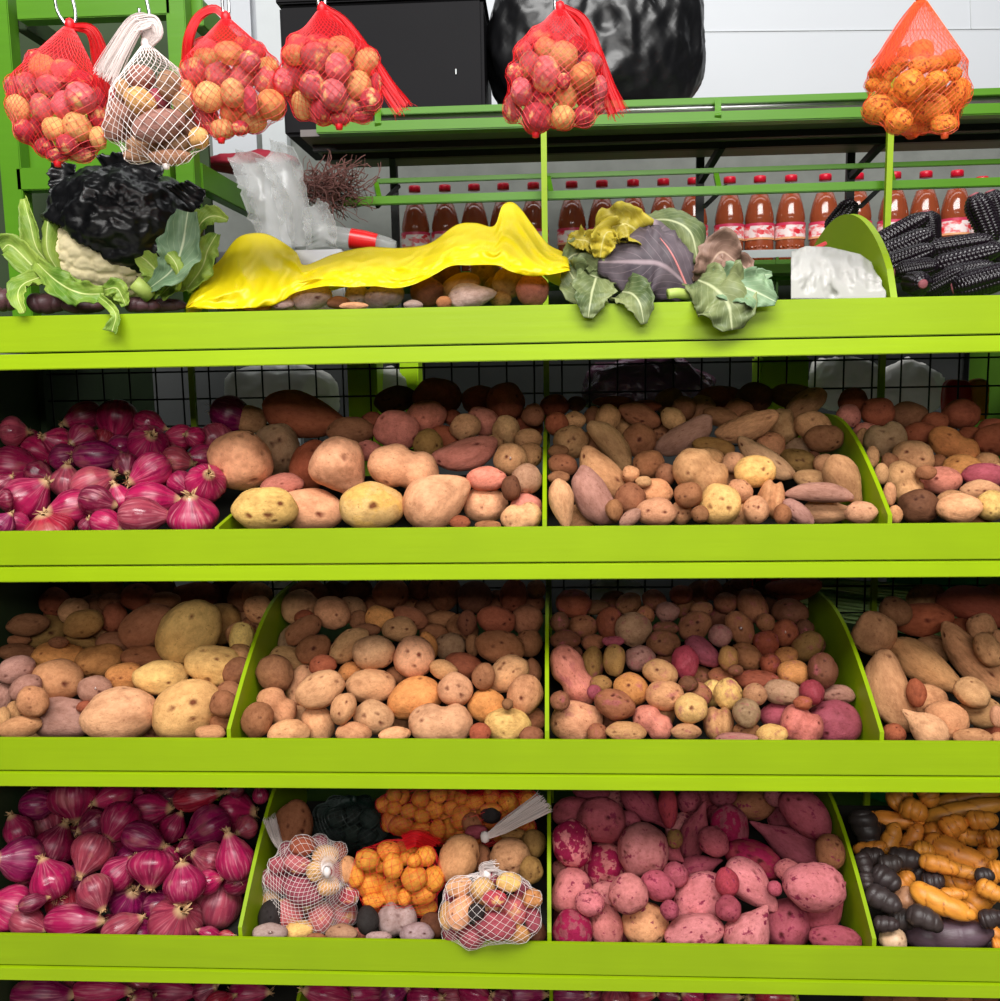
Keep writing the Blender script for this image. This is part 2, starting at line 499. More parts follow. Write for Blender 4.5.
def front_eyed(seed, ed):
    """A tuber with its eyes on the side turned to the front (-y)."""
    bm = bmesh.new(); bmesh.ops.create_icosphere(bm, subdivisions=4, radius=1.0); eyes = []
    for v in bm.verts:
        p = v.co.normalized(); r = 1 + 0.09 * noise.noise(p * 1.3 + Vector((seed, 0, 0))); e = 0
        for x, z, w in ed:
            q = p.angle(Vector((x, -1, z))) / w
            r += 0.035 * math.exp(-((q - 1.3) / 0.4) ** 2) - 0.07 * math.exp(-q * q)
            e = max(e, math.exp(-q * q * 1.3))
        v.co = p * r; eyes.append(e)
    return finish(bm, 'tuber', eyes)


SHAPES['N'] = [front_eyed(1, [(0.05, 0.05, 0.15)]), front_eyed(2, [(-0.25, 0.1, 0.13), (0.9, -0.3, 0.08)]), front_eyed(3, [(0.3, -0.2, 0.14)])]
SHAPES['E'] = [front_eyed(5, [(-0.65, -0.42, .13), (0.5, 0.25, .13), (0.06, -0.32, .14), (0.25, -0.65, .09)])]
SHAPES['D'] = [front_eyed(7, [(-0.45, 0.1, .12), (0.45, 0.0, .12)]), front_eyed(8, [(-0.4, 0.35, .11), (0.25, 0.1, .13), (0.0, -0.4, .10)]), front_eyed(9, [(-0.5, -0.1, .12), (0.1, 0.3, .10), (0.5, -0.2, .13)])]
_b = MB().tube([(0, -0.93, 0), (0.02, -1.10, 0.05), (0.0, -1.22, 0.14)], 0.07, 8, taper=[1, 0.8, 0.3]); SPROUT = _b.mesh('sprout')


def oca_mesh(seed, dark=False):
    rnd = random.Random(seed); bm = bmesh.new(); nx, nt = 56, 28
    ph = rnd.uniform(0, 6); rings = []; eyes = []
    for i in range(nx + 1):
        x = -math.cos(PI * i / nx)
        env = max(1e-3, 1 - abs(x) ** 3.2) ** 0.5 * (1 - 0.18 * x)
        row = []
        for q in range(nt):
            a = 2 * PI * q / nt
            w = 5.2 * x + 0.9 * math.sin(a * 1 + ph) + ph + 0.6 * noise.noise(Vector((x * 2, math.cos(a), math.sin(a) + seed)))
            s = abs(math.sin(w)); r = env * (0.87 + 0.13 * s ** 0.5)
            g = noise.noise(Vector((x * 3 + seed, math.cos(a) * 1.5, math.sin(a) * 1.5)))
            eyes.append(max(0, 1 - s / 0.17) * (1.0 if g > -0.08 else 0.15) * (0.35 if dark else 1.0))
            row.append(bm.verts.new((x, r * math.cos(a), r * math.sin(a) + 0.12 * math.sin(2.3 * x + ph))))
        rings.append(row)
    for i in range(nx):
        for q in range(nt): bm.faces.new((rings[i][q], rings[i][(q + 1) % nt], rings[i + 1][(q + 1) % nt], rings[i + 1][q]))
    bm.faces.new(list(reversed(rings[0]))); bm.faces.new(rings[-1])
    return finish(bm, 'oca', eyes)


SHAPES['o'] = [oca_mesh(i) for i in range(5)]; SHAPES['O'] = [oca_mesh(20 + i, True) for i in range(4)]


def onion_mesh(seed, slim):
    """Axis along +x with the neck at +x; u runs around, v along the axis."""
    rnd = random.Random(seed); nx, nt = 40, 40; prof = []
    for i in range(nx + 1):
        t = i / nx; th = PI * t; x = -math.cos(th) * 1.0; r = math.sin(th) ** 0.92
        if slim: r *= 1 - 0.22 * max(0, x) ** 1.5
        if x > 0.70:
            q = (x - 0.70) / 0.30; r = max(r * (1 - 0.25 * q), 0.13 * (1 - 0.25 * q)); x += 0.34 * q ** 1.5
        if x < -0.93: x = -0.93 + (x + 0.93) * 0.4
        prof.append((x, r))
    v = []; f = []; uv = []; eye = []
    ph = rnd.uniform(0, 6)
    for i, (x, r) in enumerate(prof):
        for q in range(nt + 1):
            a = 2 * PI * q / nt
            k = 1 + 0.018 * math.cos(9 * a + ph) + 0.05 * noise.noise(Vector((x * 1.2 + seed, math.cos(a), math.sin(a))))
            v.append((x, r * k * math.cos(a), r * k * math.sin(a))); uv.append((q / nt, (x + 1) / 2.3))
            eye.append(max(max(0, min(1, (x - 1.06) / 0.2)), 0.75 * max(0, min(1, (-0.93 - x) / 0.02))))
    m = nt + 1
    for i in range(nx):
        for q in range(nt): f.append((i * m + q, i * m + q + 1, (i + 1) * m + q + 1, (i + 1) * m + q))
    me = bpy.data.meshes.new('onion_skin'); me.from_pydata(v, [], f)
    lo = np.array(v).min(0); hi = np.array(v).max(0)
    s = np.array(v); s = (s - (lo + hi) / 2) * 2 / (hi - lo); me.vertices.foreach_set('co', s.ravel().astype('f'))
    ul = me.uv_layers.new(name='UVMap')
    for lp in me.loops: ul.data[lp.index].uv = uv[lp.vertex_index]
    a = me.color_attributes.new('eye', 'FLOAT_COLOR', 'POINT')
    for i, e in enumerate(eye): a.data[i].color = (e, e, e, 1)
    me.polygons.foreach_set('use_smooth', [True] * len(me.polygons)); me.update()
    return me


SHAPES['onion'] = [onion_mesh(i, i % 2 == 1) for i in range(6)]


def neck_mesh(seed, spread=0.30, n=11, ln=0.34):
    """Frayed dry scales at the neck of an onion."""
    rnd = random.Random(seed); b = MB()
    for k in range(n):
        a = rnd.uniform(0, 2 * PI); rr = rnd.uniform(0.02, 0.13); l = rnd.uniform(0.5, 1) * ln; o = rnd.uniform(0.2, 1) * spread
        p0 = Vector((0.86, rr * math.cos(a), rr * math.sin(a))); p1 = p0 + Vector((l * 0.6, o * 0.3 * math.cos(a), o * 0.3 * math.sin(a)))
        p2 = p0 + Vector((l, o * math.cos(a + .4), o * math.sin(a + .4)))
        t = Vector((0, -math.sin(a), math.cos(a))); w = rnd.uniform(0.03, 0.07)
        b.grid([[p0 - t * w, p0 + t * w], [p1 - t * w * 1.1, p1 + t * w * 1.1], [p2 - t * w * 0.25, p2 + t * w * 0.25]])
    return b.mesh('dry_neck')


NECKS = [neck_mesh(i) for i in range(4)]


def hair_mesh(seed):
    rnd = random.Random(seed); b = MB()
    for k in range(16):
        a = rnd.uniform(0, 2 * PI); p = Vector((-0.93, 0.05 * math.cos(a), 0.05 * math.sin(a))); pts = [p]
        d = Vector((-0.6, math.cos(a), math.sin(a)))
        for j in range(4):
            d = (d + Vector((rnd.uniform(-.5, .5), rnd.uniform(-.5, .5), rnd.uniform(-.5, .5)))).normalized(); pts.append(pts[-1] + d * 0.10)
        b.tube(pts, 0.010, 4)
    return b.mesh('root_tuft')


HAIRS = [hair_mesh(i) for i in range(3)]
PAL = {'a': ((224, 166, 124), 'pale pinkish'), 'p': ((214, 130, 112), 'pink'), 'b': ((156, 102, 70), 'brown'), 'd': ((116, 72, 50), 'dark brown'),
       't': ((202, 148, 104), 'tan'), 'y': ((236, 190, 118), 'pale yellow'), 'g': ((170, 122, 108), 'mauve'), 'o': ((212, 144, 84), 'orange-tan'),
       'r': ((160, 58, 72), 'red'), 'm': ((166, 80, 94), 'dusky pink'), 'k': ((50, 44, 44), 'near-black'), 'e': ((170, 132, 102), 'grey-brown'),
       'v': ((156, 116, 66), 'olive-brown'), 'w': ((158, 84, 58), 'reddish-brown')}
PAL['h'] = ((176, 148, 144), 'mauve')
PAL['q'] = ((206, 124, 126), 'dusty pink')
PAL_ON = {'n': ((178, 30, 84), 'magenta'), 'u': ((146, 22, 84), 'violet'), 'j': ((178, 70, 88), 'papery pink'), 'r': ((176, 40, 60), 'red'), 'k': ((128, 22, 60), 'dark red')}
PAL_OC = {'o': ((230, 150, 58), 'orange'), 'k': ((60, 50, 50), 'black'), 'g': ((96, 74, 86), 'purple-grey'), 't': ((186, 136, 98), 'tan'), 'a': ((214, 176, 150), 'pale')}


def jit(rgb, rnd, a=0.07):
    f = 1 + rnd.uniform(-a, a); return tuple(max(0, min(255, c * f * (1 + rnd.uniform(-a, a) * 0.4))) for c in rgb)
# Each bin: name used in labels, noun, kind, shelf level, default colour, pile outline (x: top y), crops with traced tubers.
# crop line "@ x0 y0 scale"; item "cx cy rx ry angle colour[shape] | what singles it out"
BINS = {}
BINS['upper onion bin'] = dict(noun='onion', kind='onion', row=1, xr=(0, 212), top=[(0,440),(60,425),(110,412),(160,425),(212,425)], fr=15, fc='nku', txt='''
@ 0 370 4
35 260 48 58 0 j | brownish papery onion at the far left edge
75 388 88 82 0 n | big glossy onion with dry brown neck at left edge
155 325 72 62 30 n
125 272 46 32 0 k
225 285 55 55 200 n
330 190 72 56 160 n | back onion lying on its side beside the tallest one
465 215 80 82 100 n | shiny onion topping the upper onion heap
605 215 62 46 0 n
315 290 55 55 0 n
400 285 52 46 0 r
398 345 88 58 0 u | vivid violet squat onion
595 290 82 70 0 nf | onion showing its star-shaped root end
710 270 60 50 0 n
780 275 46 36 0 n
255 430 60 62 270 j | brown-papered onion with upright dry stalk
125 505 98 80 315 n | large rosy onion with neck to the upper right
292 550 80 70 170 n | pale-rooted rosy onion low in the heap
375 455 86 62 335 j | pale pointed papery onion
595 410 86 64 150 n | onion with a frayed pale root tuft
475 510 62 56 250 n
710 365 56 56 0 j
800 345 60 52 0 n
825 445 80 74 0 nf | onion with a grey round scar near the divider
725 460 46 54 0 n
615 520 96 70 0 n | broad ribbed onion behind the streaked one
580 585 95 72 0 j | streaky pink-papered onion at the front board
770 570 96 74 262 n | bright magenta onion beside the front divider corner
435 600 66 52 0 n
350 615 32 32 0 k
195 628 95 52 250 r | flat red onion peeking over the front board
20 610 46 46 0 u
80 608 46 46 0 n
15 520 30 45 0 k
868 290 68 72 60 j | shiny pale pink onion touching the perched potato
938 185 88 66 20 u | dark glossy onion resting on the potatoes
505 385 46 50 0 k
160 420 60 48 0 k
20 450 40 40 0 k
''')
BINS['big pink potato bin'] = dict(name='pink_potato', noun='potato', kind='potato', row=1, xr=(226, 541), top=[(226,440),(262,400),(345,412),(375,410),(385,400),(420,385),(470,388),(541,410)], fr=17, fc='wtb', txt='''
@ 200 370 4
425 190 168 88 15 wp | long tapering reddish potato at the back mesh
165 360 124 114 20 a | big pale potato perched over the onion divider
305 318 94 102 0 e | round grey-brown potato behind the perched one
605 245 92 56 0 b
785 240 86 76 10 p | rosy rounded potato, the pinkest of its bin
565 393 118 108 50 ap | pale triangular potato with one deep navel
445 385 80 100 30 w
815 395 136 88 15 a2 | long pale pink two-lobed potato
203 556 124 82 0 yE | yellowish potato with three ringed eyes
443 553 119 82 5 a | smooth pink potato with a single central eye
688 545 122 94 0 y | yellow-patched potato with red eyes
340 465 82 46 -10 p
670 322 56 40 0 p
690 205 45 35 0 w
@ 370 370 5
130 150 100 66 -15 d
335 135 118 90 0 w | biggest dark reddish potato against the back mesh
290 240 96 78 -10 p
548 150 88 70 0 w
690 180 92 92 0 w
815 225 56 56 0 b
470 290 76 62 -15 t
565 260 82 66 30 p
680 300 66 70 0 t
290 370 72 72 0 v | blotchy yellow-brown potato
480 425 162 76 -15 pk | oblong pink potato lying across the middle
700 445 80 78 0 t | round tan potato with a white sprout
800 345 66 50 0 t
810 425 62 62 0 t
796 550 72 76 0 e | round grey-tan potato near the middle divider
580 545 96 60 0 p
340 650 172 132 -32 ap | pear-shaped pale potato, largest at the front board
578 675 106 86 0 a | wrinkle-ended tan potato right of the pear-shaped one
765 738 98 72 -15 a2 | knobbly pale potato beside the middle divider
790 680 76 62 0 p
705 590 46 60 0 d
450 765 50 36 0 w
590 778 62 26 0 b
410 240 42 40 0 w
620 360 42 32 0 t
''')
BINS['long potato bin'] = dict(name='long_potato', noun='potato', kind='potato', row=1, xr=(550, 868), top=[(550,410),(600,408),(700,390),(760,385),(820,395),(868,440)], fr=14, fc='tbt', txt='''
@ 540 370 5
75 180 70 56 0 w
85 270 56 56 0 w
170 250 56 42 0 t
155 360 84 82 0 t | rounded tan potato with a swirl, upper left of bin
345 240 60 66 0 t
362 370 150 62 50 tk | long sausage potato slanting down from the back
495 350 80 82 0 b | round brown potato with a central navel
500 230 106 56 20 b
660 245 64 52 40 t
720 190 56 56 0 b
728 340 155 68 -30 gk | big grey-mauve knobbly potato
910 235 90 46 15 b
110 480 72 54 10 b
308 530 160 86 46 tk | speckled long potato slanting behind the front pair
264 640 158 86 58 gk | thick long mauve-tan potato leaning on the front board
110 670 122 60 80 ap | pale peanut-shaped potato beside the middle divider
545 475 76 66 -20 b
635 520 50 56 0 b
570 615 88 70 0 t | plump pinkish potato above the pale one
580 710 98 70 0 a | pale two-eyed potato against the front board
445 640 72 76 -40 b
450 525 42 42 0 t
704 715 56 56 0 t
450 740 62 36 -40 g
740 625 66 62 0 b
800 522 136 106 36 t2 | large lumpy two-lobed potato
898 670 98 98 0 y | round yellowish potato with brown specks
800 720 42 42 0 b
880 390 100 46 10 v
860 445 70 52 20 t
370 160 100 28 0 w
270 235 46 52 0 b
530 180 70 28 0 w
80 540 52 32 0 b
75 405 50 32 0 b
510 560 38 28 0 t
370 700 42 52 0 b
180 170 46 36 0 d
@ 690 370 5
140 140 110 60 -5 w
320 140 88 76 0 d | darkest round potato at the back mesh
520 135 116 60 5 b | long brown potato lying along the back mesh
655 190 105 62 -35 t
815 160 68 66 0 w
290 290 152 62 -20 tk | long wrinkled tan potato in the upper middle
480 268 86 80 50 t2
615 285 92 70 25 t
725 370 90 66 0 b | coppery brown potato by the curved divider top
560 390 72 60 0 e
380 455 160 60 35 ak | pink-cheeked long potato under the small lump
325 505 96 76 -5 y | pale lump lying on the pink-cheeked long one
220 465 56 52 0 a
540 455 92 62 20 v
675 475 54 54 0 t
610 545 106 52 10 t
810 560 132 82 60 tp | big greyish tapering potato leaning on the curved divider
645 615 156 48 3 gk | slim long mauve potato lying flat
710 700 132 56 3 ap | smooth tapering potato lying along the front board
545 705 88 46 40 g | small slanting potato left of the smooth tapering one
915 708 75 56 0 a | small egg-like potato in the front right corner
330 700 62 68 0 a | small speckled egg potato right of the yellowish one
405 650 64 100 10 t2
250 605 62 52 30 t
467 720 42 50 0 b
780 230 56 56 0 p
310 230 52 28 0 b
625 415 30 42 0 d
''')
BINS['upper right potato bin'] = dict(name='red_potato', noun='potato', kind='potato', row=1, xr=(892, 1000), top=[(870,420),(920,408),(950,415),(1000,425)], fr=14, fc='wtb', txt='''
@ 830 370 5.882
280 250 90 82 0 w
455 265 106 76 0 b
615 305 70 56 0 w
770 260 100 86 0 w | dark round potato below the red packets
210 355 66 44 0 p
325 410 116 96 -20 e2 | two-lobed potato whose eyes look like a face
535 375 102 66 0 w
490 505 114 88 20 t | pitted tan potato in the middle of its bin
730 450 146 86 30 o2 | golden two-lobed potato
820 390 70 56 0 w
970 410 110 92 0 w
440 660 124 96 62 t2 | tall snowman-shaped potato
655 650 108 80 0 p | smooth rosy potato with one end eye
780 570 106 72 0 o
920 540 66 52 0 t
900 622 116 68 0 m | mottled pinkish-brown flat potato
525 800 112 98 0 d | dark brown potato with a cracked crown
760 815 118 82 0 a | smooth pale pink potato at the front board
885 710 106 62 0 a
950 800 84 86 0 y | yellowish smooth potato at the right picture edge
715 755 76 46 0 t
385 850 40 52 0 t
340 730 36 66 0 t
305 610 40 60 0 t
250 510 36 60 0 t
195 400 34 56 0 t
640 540 46 42 0 b
565 605 56 42 0 b
960 340 80 52 0 w
355 540 46 50 0 b
985 590 34 42 0 t
''')
BINS['yellow potato bin'] = dict(name='yellow_potato', noun='potato', kind='potato', row=2, xr=(0, 232), top=[(0,640),(30,615),(50,592),(110,585),(268,585)], fr=15, fc='btb', txt='''
@ 0 580 4
112 180 76 44 -5 b
165 205 82 62 -20 v | olive-brown potato with dark eyes, back left
220 100 55 58 0 w
335 175 74 54 -20 v
455 152 48 57 0 w | small upright coppery potato
445 90 46 36 0 b
553 70 64 54 0 w
665 92 56 36 0 b
595 190 106 80 -30 b | big dull brown potato behind the tallest pale one
748 205 134 108 -48 y | largest pale yellow potato crowning its bin
890 175 72 78 0 v
962 240 46 64 0 y | small yellow potato near the divider top
865 348 119 80 10 y | pale yellow potato with a cleft underside
643 392 102 66 -8 y | smooth yellow egg-shaped potato
748 518 134 108 -30 y | pale egg-shaped potato with pink eyes at the board
480 535 140 98 -8 a | broad lumpy peach-coloured potato
255 550 110 76 3 gb | squarish mauve potato at the front board
235 400 92 80 0 t | tan potato with a navel and skin stain
235 310 96 58 0 o
398 325 90 62 -15 o | orange-brown potato with scabby top
500 385 70 56 0 o
565 310 86 44 0 b
470 250 70 46 0 b
315 250 70 32 0 v
388 435 62 52 0 g | small mauve potato with a pale sprout
65 362 70 54 -20 g
105 430 60 46 -30 g
128 490 54 62 -40 t
85 585 76 42 -10 t
12 465 34 56 0 g
55 530 30 44 0 t
10 560 28 50 0 t
75 290 66 34 0 b
234 250 36 22 0 b
350 502 32 24 0 w
902 495 48 52 0 b
880 572 42 34 0 b
842 612 56 30 0 t
25 275 32 26 0 b
60 240 42 22 0 b
785 60 92 48 0 w
975 75 62 62 0 b
''')
BINS['tan potato bin'] = dict(name='tan_potato', noun='potato', kind='potato', row=2, xr=(238, 541), top=[(266,590),(541,588)], fr=14, fc='btb', txt='''
@ 230 580 5.882
330 165 106 102 0 t | round potato above the left divider's top end
440 80 110 70 0 b
590 200 105 92 20 t | large smooth potato in the back row
450 215 56 48 0 w
275 365 92 108 20 e | upright grey-brown potato against the left divider
440 312 110 66 -35 b
505 385 100 78 -25 b | brown potato with one dark pit
760 230 54 52 0 b
885 225 86 68 10 o
352 470 114 72 15 t | pale-eyed oblong potato
685 390 128 80 -40 t | slanting potato pointing down left
800 295 82 38 0 b
850 430 119 94 -3 a | smooth flat-topped potato
198 580 96 108 -30 b
388 605 84 122 15 a | upright oval potato beside the large pale oval
545 500 76 60 -15 w
530 645 140 100 -25 a | large pale smooth oval potato
710 540 72 54 -15 o
832 618 139 94 0 a | broad level oval potato
268 715 122 88 40 t2 | dented potato near the left divider
665 755 92 70 -65 t | narrow potato with a column of pits
512 850 106 90 60 a | stout upright potato at the front board
848 805 114 92 20 a | pale potato with two deep pits
135 825 86 100 15 b | brown potato in the front left corner
318 885 118 80 -5 a | rosy potato at the front board
730 900 100 64 5 t
@ 380 580 5.882
115 287 98 70 0 t | upper pitted potato behind the freckled one
195 458 114 120 0 a | freckled round potato in the middle
182 225 102 60 20 b
60 80 100 86 0 b
380 80 90 108 0 b
560 105 96 92 0 d | dark round potato at the back of the tan heap
785 95 78 96 10 w | tall reddish potato at the back right
920 55 52 52 0 b
865 240 90 86 0 b
670 240 109 80 10 w | level brown potato in the back row
380 228 96 48 0 b
520 265 56 72 0 d
340 305 80 56 0 b
410 380 88 76 -10 e
705 395 140 94 10 b | big plain brown potato
290 390 50 82 -20 o
485 505 108 76 10 w
365 530 82 56 20 t
608 570 66 76 0 b
750 550 128 94 -35 a | tilted pinkish potato near the middle divider
895 545 52 82 0 b
200 695 156 116 -15 o | large tan-brown oval potato
435 648 98 92 20 a | pale pinkish potato with three brown eyes
850 680 98 114 20 t | upright potato with a dark slit
622 735 106 92 0 o | round shiny brown potato
356 842 178 120 0 a2 | largest pale potato with a cleft, at the board
752 852 130 96 0 y | smooth pale yellow potato in the front right
595 900 60 58 0 w
885 912 68 52 0 b
85 908 90 44 -8 a
95 562 62 52 0 b
875 370 72 76 0 b
750 730 32 32 0 b
550 375 42 62 0 b
240 65 72 62 0 b
''')
BINS['mottled potato bin'] = dict(name='native_potato', noun='potato', kind='native', row=2, xr=(550, 838), top=[(550,610),(570,592),(640,600),(668,588),(800,585),(820,605),(838,650)], fr=13, fc='bdb', txt='''
@ 540 575 5.882
172 590 182 100 60 p2 | long knobbly bubblegum-pink potato by the middle divider
188 865 146 118 0 a | large round pinkish potato in the front left corner
440 765 116 85 15 b | rough brown potato with deep creases
535 672 100 90 30 o | orange-brown potato with a dark eye
500 922 114 62 5 t
660 870 118 84 36 p2 | ridged pink potato pointing down right
710 578 100 76 20 t | dull tan potato with one dark pit
740 705 106 82 0 t
722 815 66 82 0 t
880 785 90 86 0 y | peach-coloured potato with a red eye
860 915 86 44 0 t
850 515 76 96 0 r | crimson oval potato
548 320 103 92 0 e | smooth round grey-brown potato, roundest of all
725 400 94 72 0 b | brown potato with a hollow eye
590 490 86 76 0 g | purple-grey round potato
436 502 62 90 0 v | upright yellow-brown potato
308 522 66 98 0 v | dark-topped yellowish upright potato
258 300 86 66 0 b
410 285 76 92 0 w | coppery potato with a red eye
150 380 86 56 0 d
310 400 66 46 0 b
350 640 62 50 0 v
100 280 56 60 0 d
750 220 68 60 0 g
830 115 66 52 0 w
200 170 100 78 0 w
330 190 80 42 0 b
620 235 52 52 0 b
740 312 72 38 0 d
910 300 100 78 -30 b | big pitted brown potato with a pale patch
950 200 62 42 0 b
958 452 112 66 40 m | long pinkish-brown potato
870 650 56 46 0 d
340 920 56 56 0 b
92 740 56 56 0 b
210 460 42 42 0 d
430 390 62 28 0 m
322 690 42 42 0 m
@ 710 575 5.882
105 702 80 88 0 y | cream-coloured lobe potato in the centre
15 690 62 76 0 y
50 872 84 98 0 t2 | twisted tan potato with a grooved face
165 965 116 38 0 g
222 920 76 50 0 b
215 812 78 80 0 e | grey-brown potato with a warty end
410 820 112 74 -10 m | half magenta, half tan potato
390 928 86 62 0 y
562 885 118 108 30 p2 | big creased pink potato
545 768 52 38 0 w
800 865 150 128 0 m | big round mauve potato beside the curved divider
755 715 102 54 5 g
595 690 68 70 0 r | small round magenta potato
425 690 108 70 5 e | speckled oval potato right of centre
275 620 126 62 5 w
265 702 66 62 0 t
490 575 88 72 0 o | orange potato with a flattened face
440 480 72 56 -20 o
355 522 58 62 0 w
660 570 82 100 0 d | dark upright potato against the curved divider
570 420 98 72 -40 v | olive-brown smooth slanting potato
445 340 72 76 0 w | round coppery potato with sprouts
325 400 70 72 0 w
180 315 102 74 62 b | upright brown oval with white sprouts
215 480 92 72 30 b
105 490 56 72 0 v
60 355 66 66 0 g
245 180 100 78 65 b
95 165 66 60 0 b
545 85 152 62 -5 wk | long knobbly coppery potato on top at back
470 215 100 74 0 d
325 280 52 52 0 b
555 312 52 52 0 d
70 600 76 50 0 b
150 560 42 32 0 d
637 410 42 52 0 d
20 90 52 60 0 w
180 50 60 42 0 d
''')
BINS['beige sweet potato bin'] = dict(noun='sweet potato', kind='potato', row=2, xr=(888, 1000), top=[(845,640),(875,615),(900,605),(940,590),(1000,595)], fr=16, fc='tbw', txt='''
@ 830 575 5.882
280 360 120 108 -60 tb | blunt upright beige sweet potato at the back left
355 690 232 114 76 tk | largest upright sweet potato leaning by the curved divider
595 555 242 104 38 tp | thick diagonal sweet potato with a tapered end
560 290 162 96 -5 w | reddish sweet potato at the back
812 510 262 98 50 tk | long diagonal sweet potato running to the picture edge
850 190 205 100 18 wk | dark red sweet potato lying highest at the back
870 340 78 86 0 t
930 440 72 100 -20 t
650 832 118 110 20 t | plump round sweet potato at the front
555 885 138 92 222 at | pale sweet potato with a long thin root tip
850 800 134 88 185 tt | dumpy sweet potato pointed to the right
830 950 102 50 0 t
378 935 62 60 0 w
985 832 36 60 0 a
502 700 52 80 0 w
985 960 42 36 0 t
960 130 62 70 0 w
985 372 32 50 0 t
''')
BINS['lower onion bin'] = dict(noun='onion', kind='onion', row=3, xr=(0, 240), top=[(0,815),(14,795),(256,790)], fr=15, fc='nku', txt='''
@ 0 785 4.634
140 55 82 52 0 k
325 85 112 86 80 n | biggest dark onion in the back row
520 55 86 56 0 n
142 182 86 86 60 j | round brown-papered onion at back left
25 200 54 82 0 n
265 265 90 82 285 k | dark onion with a dry forked neck
415 190 62 62 150 k
550 182 88 86 120 n | smooth plum-red onion tapering down left
85 355 100 96 180 u | big glossy violet onion at the left edge
415 330 92 88 110 j | dull veined onion with its tip downward
235 430 96 86 240 n
288 538 72 76 270 r | small red onion with a pale upright tip
445 508 80 76 60 j | pinkish papery onion above the long magenta one
560 400 72 80 310 n
600 530 90 82 0 uf | violet onion with a square tan neck facing out
40 570 84 108 200 n | large shiny pink onion at the front left edge
150 632 82 66 0 j
345 632 126 74 0 n | long magenta onion against the front board
570 660 96 48 330 j | flat striped onion peeking over the board
160 540 62 34 0 k
500 632 42 32 0 k
340 200 42 32 0 k
620 30 52 36 0 n
@ 120 785 4.634
155 115 84 74 0 n | reddish back onion with its tip to the right
365 60 106 60 350 r | oblong red-brown onion lying at the very back
250 190 56 66 0 n
395 210 102 96 150 u | large onion with a torn silvery skin
545 130 80 96 0 n | tall dark onion at the back by the divider
110 250 94 64 20 u | plump violet onion in the middle
150 395 112 76 90 n | teardrop onion hanging tip-down in the centre
230 335 52 52 0 n
300 455 90 82 255 n | smooth round onion with a stubby cream neck
400 340 66 82 200 j | crumpled onion with torn papery skin
530 340 80 106 250 n | upright onion with frilly dry neck by the divider
465 555 106 112 280 j | tan-striped papery onion in the front right corner
262 625 136 98 0 jf | bright pink onion with a white root scar
180 560 66 62 0 u
410 690 52 30 0 n
497 696 36 22 0 r
100 20 62 38 0 k
580 200 46 56 0 j
650 40 36 42 0 n
530 20 52 28 0 k
300 290 42 32 0 k
''')
BINS['net bag bin'] = dict(name='loose_potato', noun='potato', kind='potato', row=3, xr=(246, 541), top=[(268,790),(541,790)], fr=0, fc='db', txt='''
@ 240 785 4.634
215 190 85 112 0 b | big brown potato at the back left by the divider
95 612 56 72 0 k | black potato in the front left corner
140 682 76 42 0 h | mauve potato with pink sprouts
272 676 68 42 -15 y | smooth small yellow potato at the front board
592 627 50 60 0 k | black potato left of the lumpy mauve one
727 628 88 76 0 h2 | lumpy mauve potato under the orange tubers
470 688 70 42 0 e
540 698 60 30 0 p
642 703 56 24 0 h
355 707 42 20 0 b
500 390 42 56 0 t
@ 390 785 4.634
125 688 76 46 0 h | grey-purple pitted potato at the front board
195 652 56 56 0 d
318 342 108 84 -65 t | big tan potato behind the white-netted front bag
557 337 90 82 0 t | tan potato under the tied white net tail
662 272 56 62 0 v
652 392 52 60 0 v
572 232 62 28 0 v
430 340 42 62 0 b
692 682 46 52 0 d | dark brown potato in the front right corner
468 135 46 40 0 k
378 178 46 46 0 b
402 218 52 30 0 m
''')
BINS['pink sweet potato bin'] = dict(noun='sweet potato', kind='sweet', row=3, xr=(549, 842), top=[(549,795),(835,790),(850,850)], fr=14, fc='mq', txt='''
@ 540 785 4.634
100 122 86 64 -10 m | smooth brownish-pink sweet potato at back left
268 165 106 98 20 m | round dusky sweet potato in the second row
130 275 88 102 0 qM | round pale sweet potato with many red patches
276 380 106 102 0 qM | round sweet potato with vivid magenta patches
128 490 84 100 20 qb | pale squarish sweet potato by the middle divider
415 500 86 86 0 q
480 305 110 114 0 q | large sweet potato with a torn dark skin patch
550 465 78 62 35 m
150 656 88 86 0 mM | mottled mauve sweet potato in the front left corner
305 650 98 74 80 q | upright pale pink oval sweet potato at the board
490 650 104 98 0 a | pale round sweet potato with crimson spots
490 100 132 70 45 mt | dusky sweet potato pointing down to its thin tip
592 100 42 92 0 r
400 175 62 52 0 m
230 40 82 38 0 m
682 92 56 56 0 m
625 250 36 42 0 v
612 312 66 50 40 mt
728 210 134 62 -68 mt | mottled spindle-shaped sweet potato with upright tip
740 370 102 56 -15 mt
735 520 128 104 -35 q | large oval dusty-pink sweet potato
720 678 132 76 -10 q | long pale pink sweet potato lying at the board
600 580 42 42 0 m
630 440 56 56 0 m
@ 700 785 4.634
160 205 82 96 0 m | brownish blotched round sweet potato
260 95 94 70 0 b | brown spotted sweet potato at the back
490 130 128 86 45 m | dusky blunt sweet potato, back right
422 275 192 80 210 mt | long sweet potato pointed at the upper left
260 348 132 80 20 rM | red blotched sweet potato in the middle
258 490 138 84 45 qp | bright pink sweet potato ending in a white tip
222 650 138 96 -52 qt | pale pear-shaped sweet potato at the front board
532 478 132 104 5 q | plump bright pink sweet potato
425 640 118 106 -70 m | egg-shaped freckled mauve sweet potato
655 590 130 72 -50 mt | dark curved sweet potato against the curved divider
625 716 110 58 5 m | low mauve sweet potato in the front right corner
610 310 62 76 0 b
125 450 52 62 0 r
130 572 56 56 0 m
110 60 62 62 0 m
345 480 32 32 0 m
''')
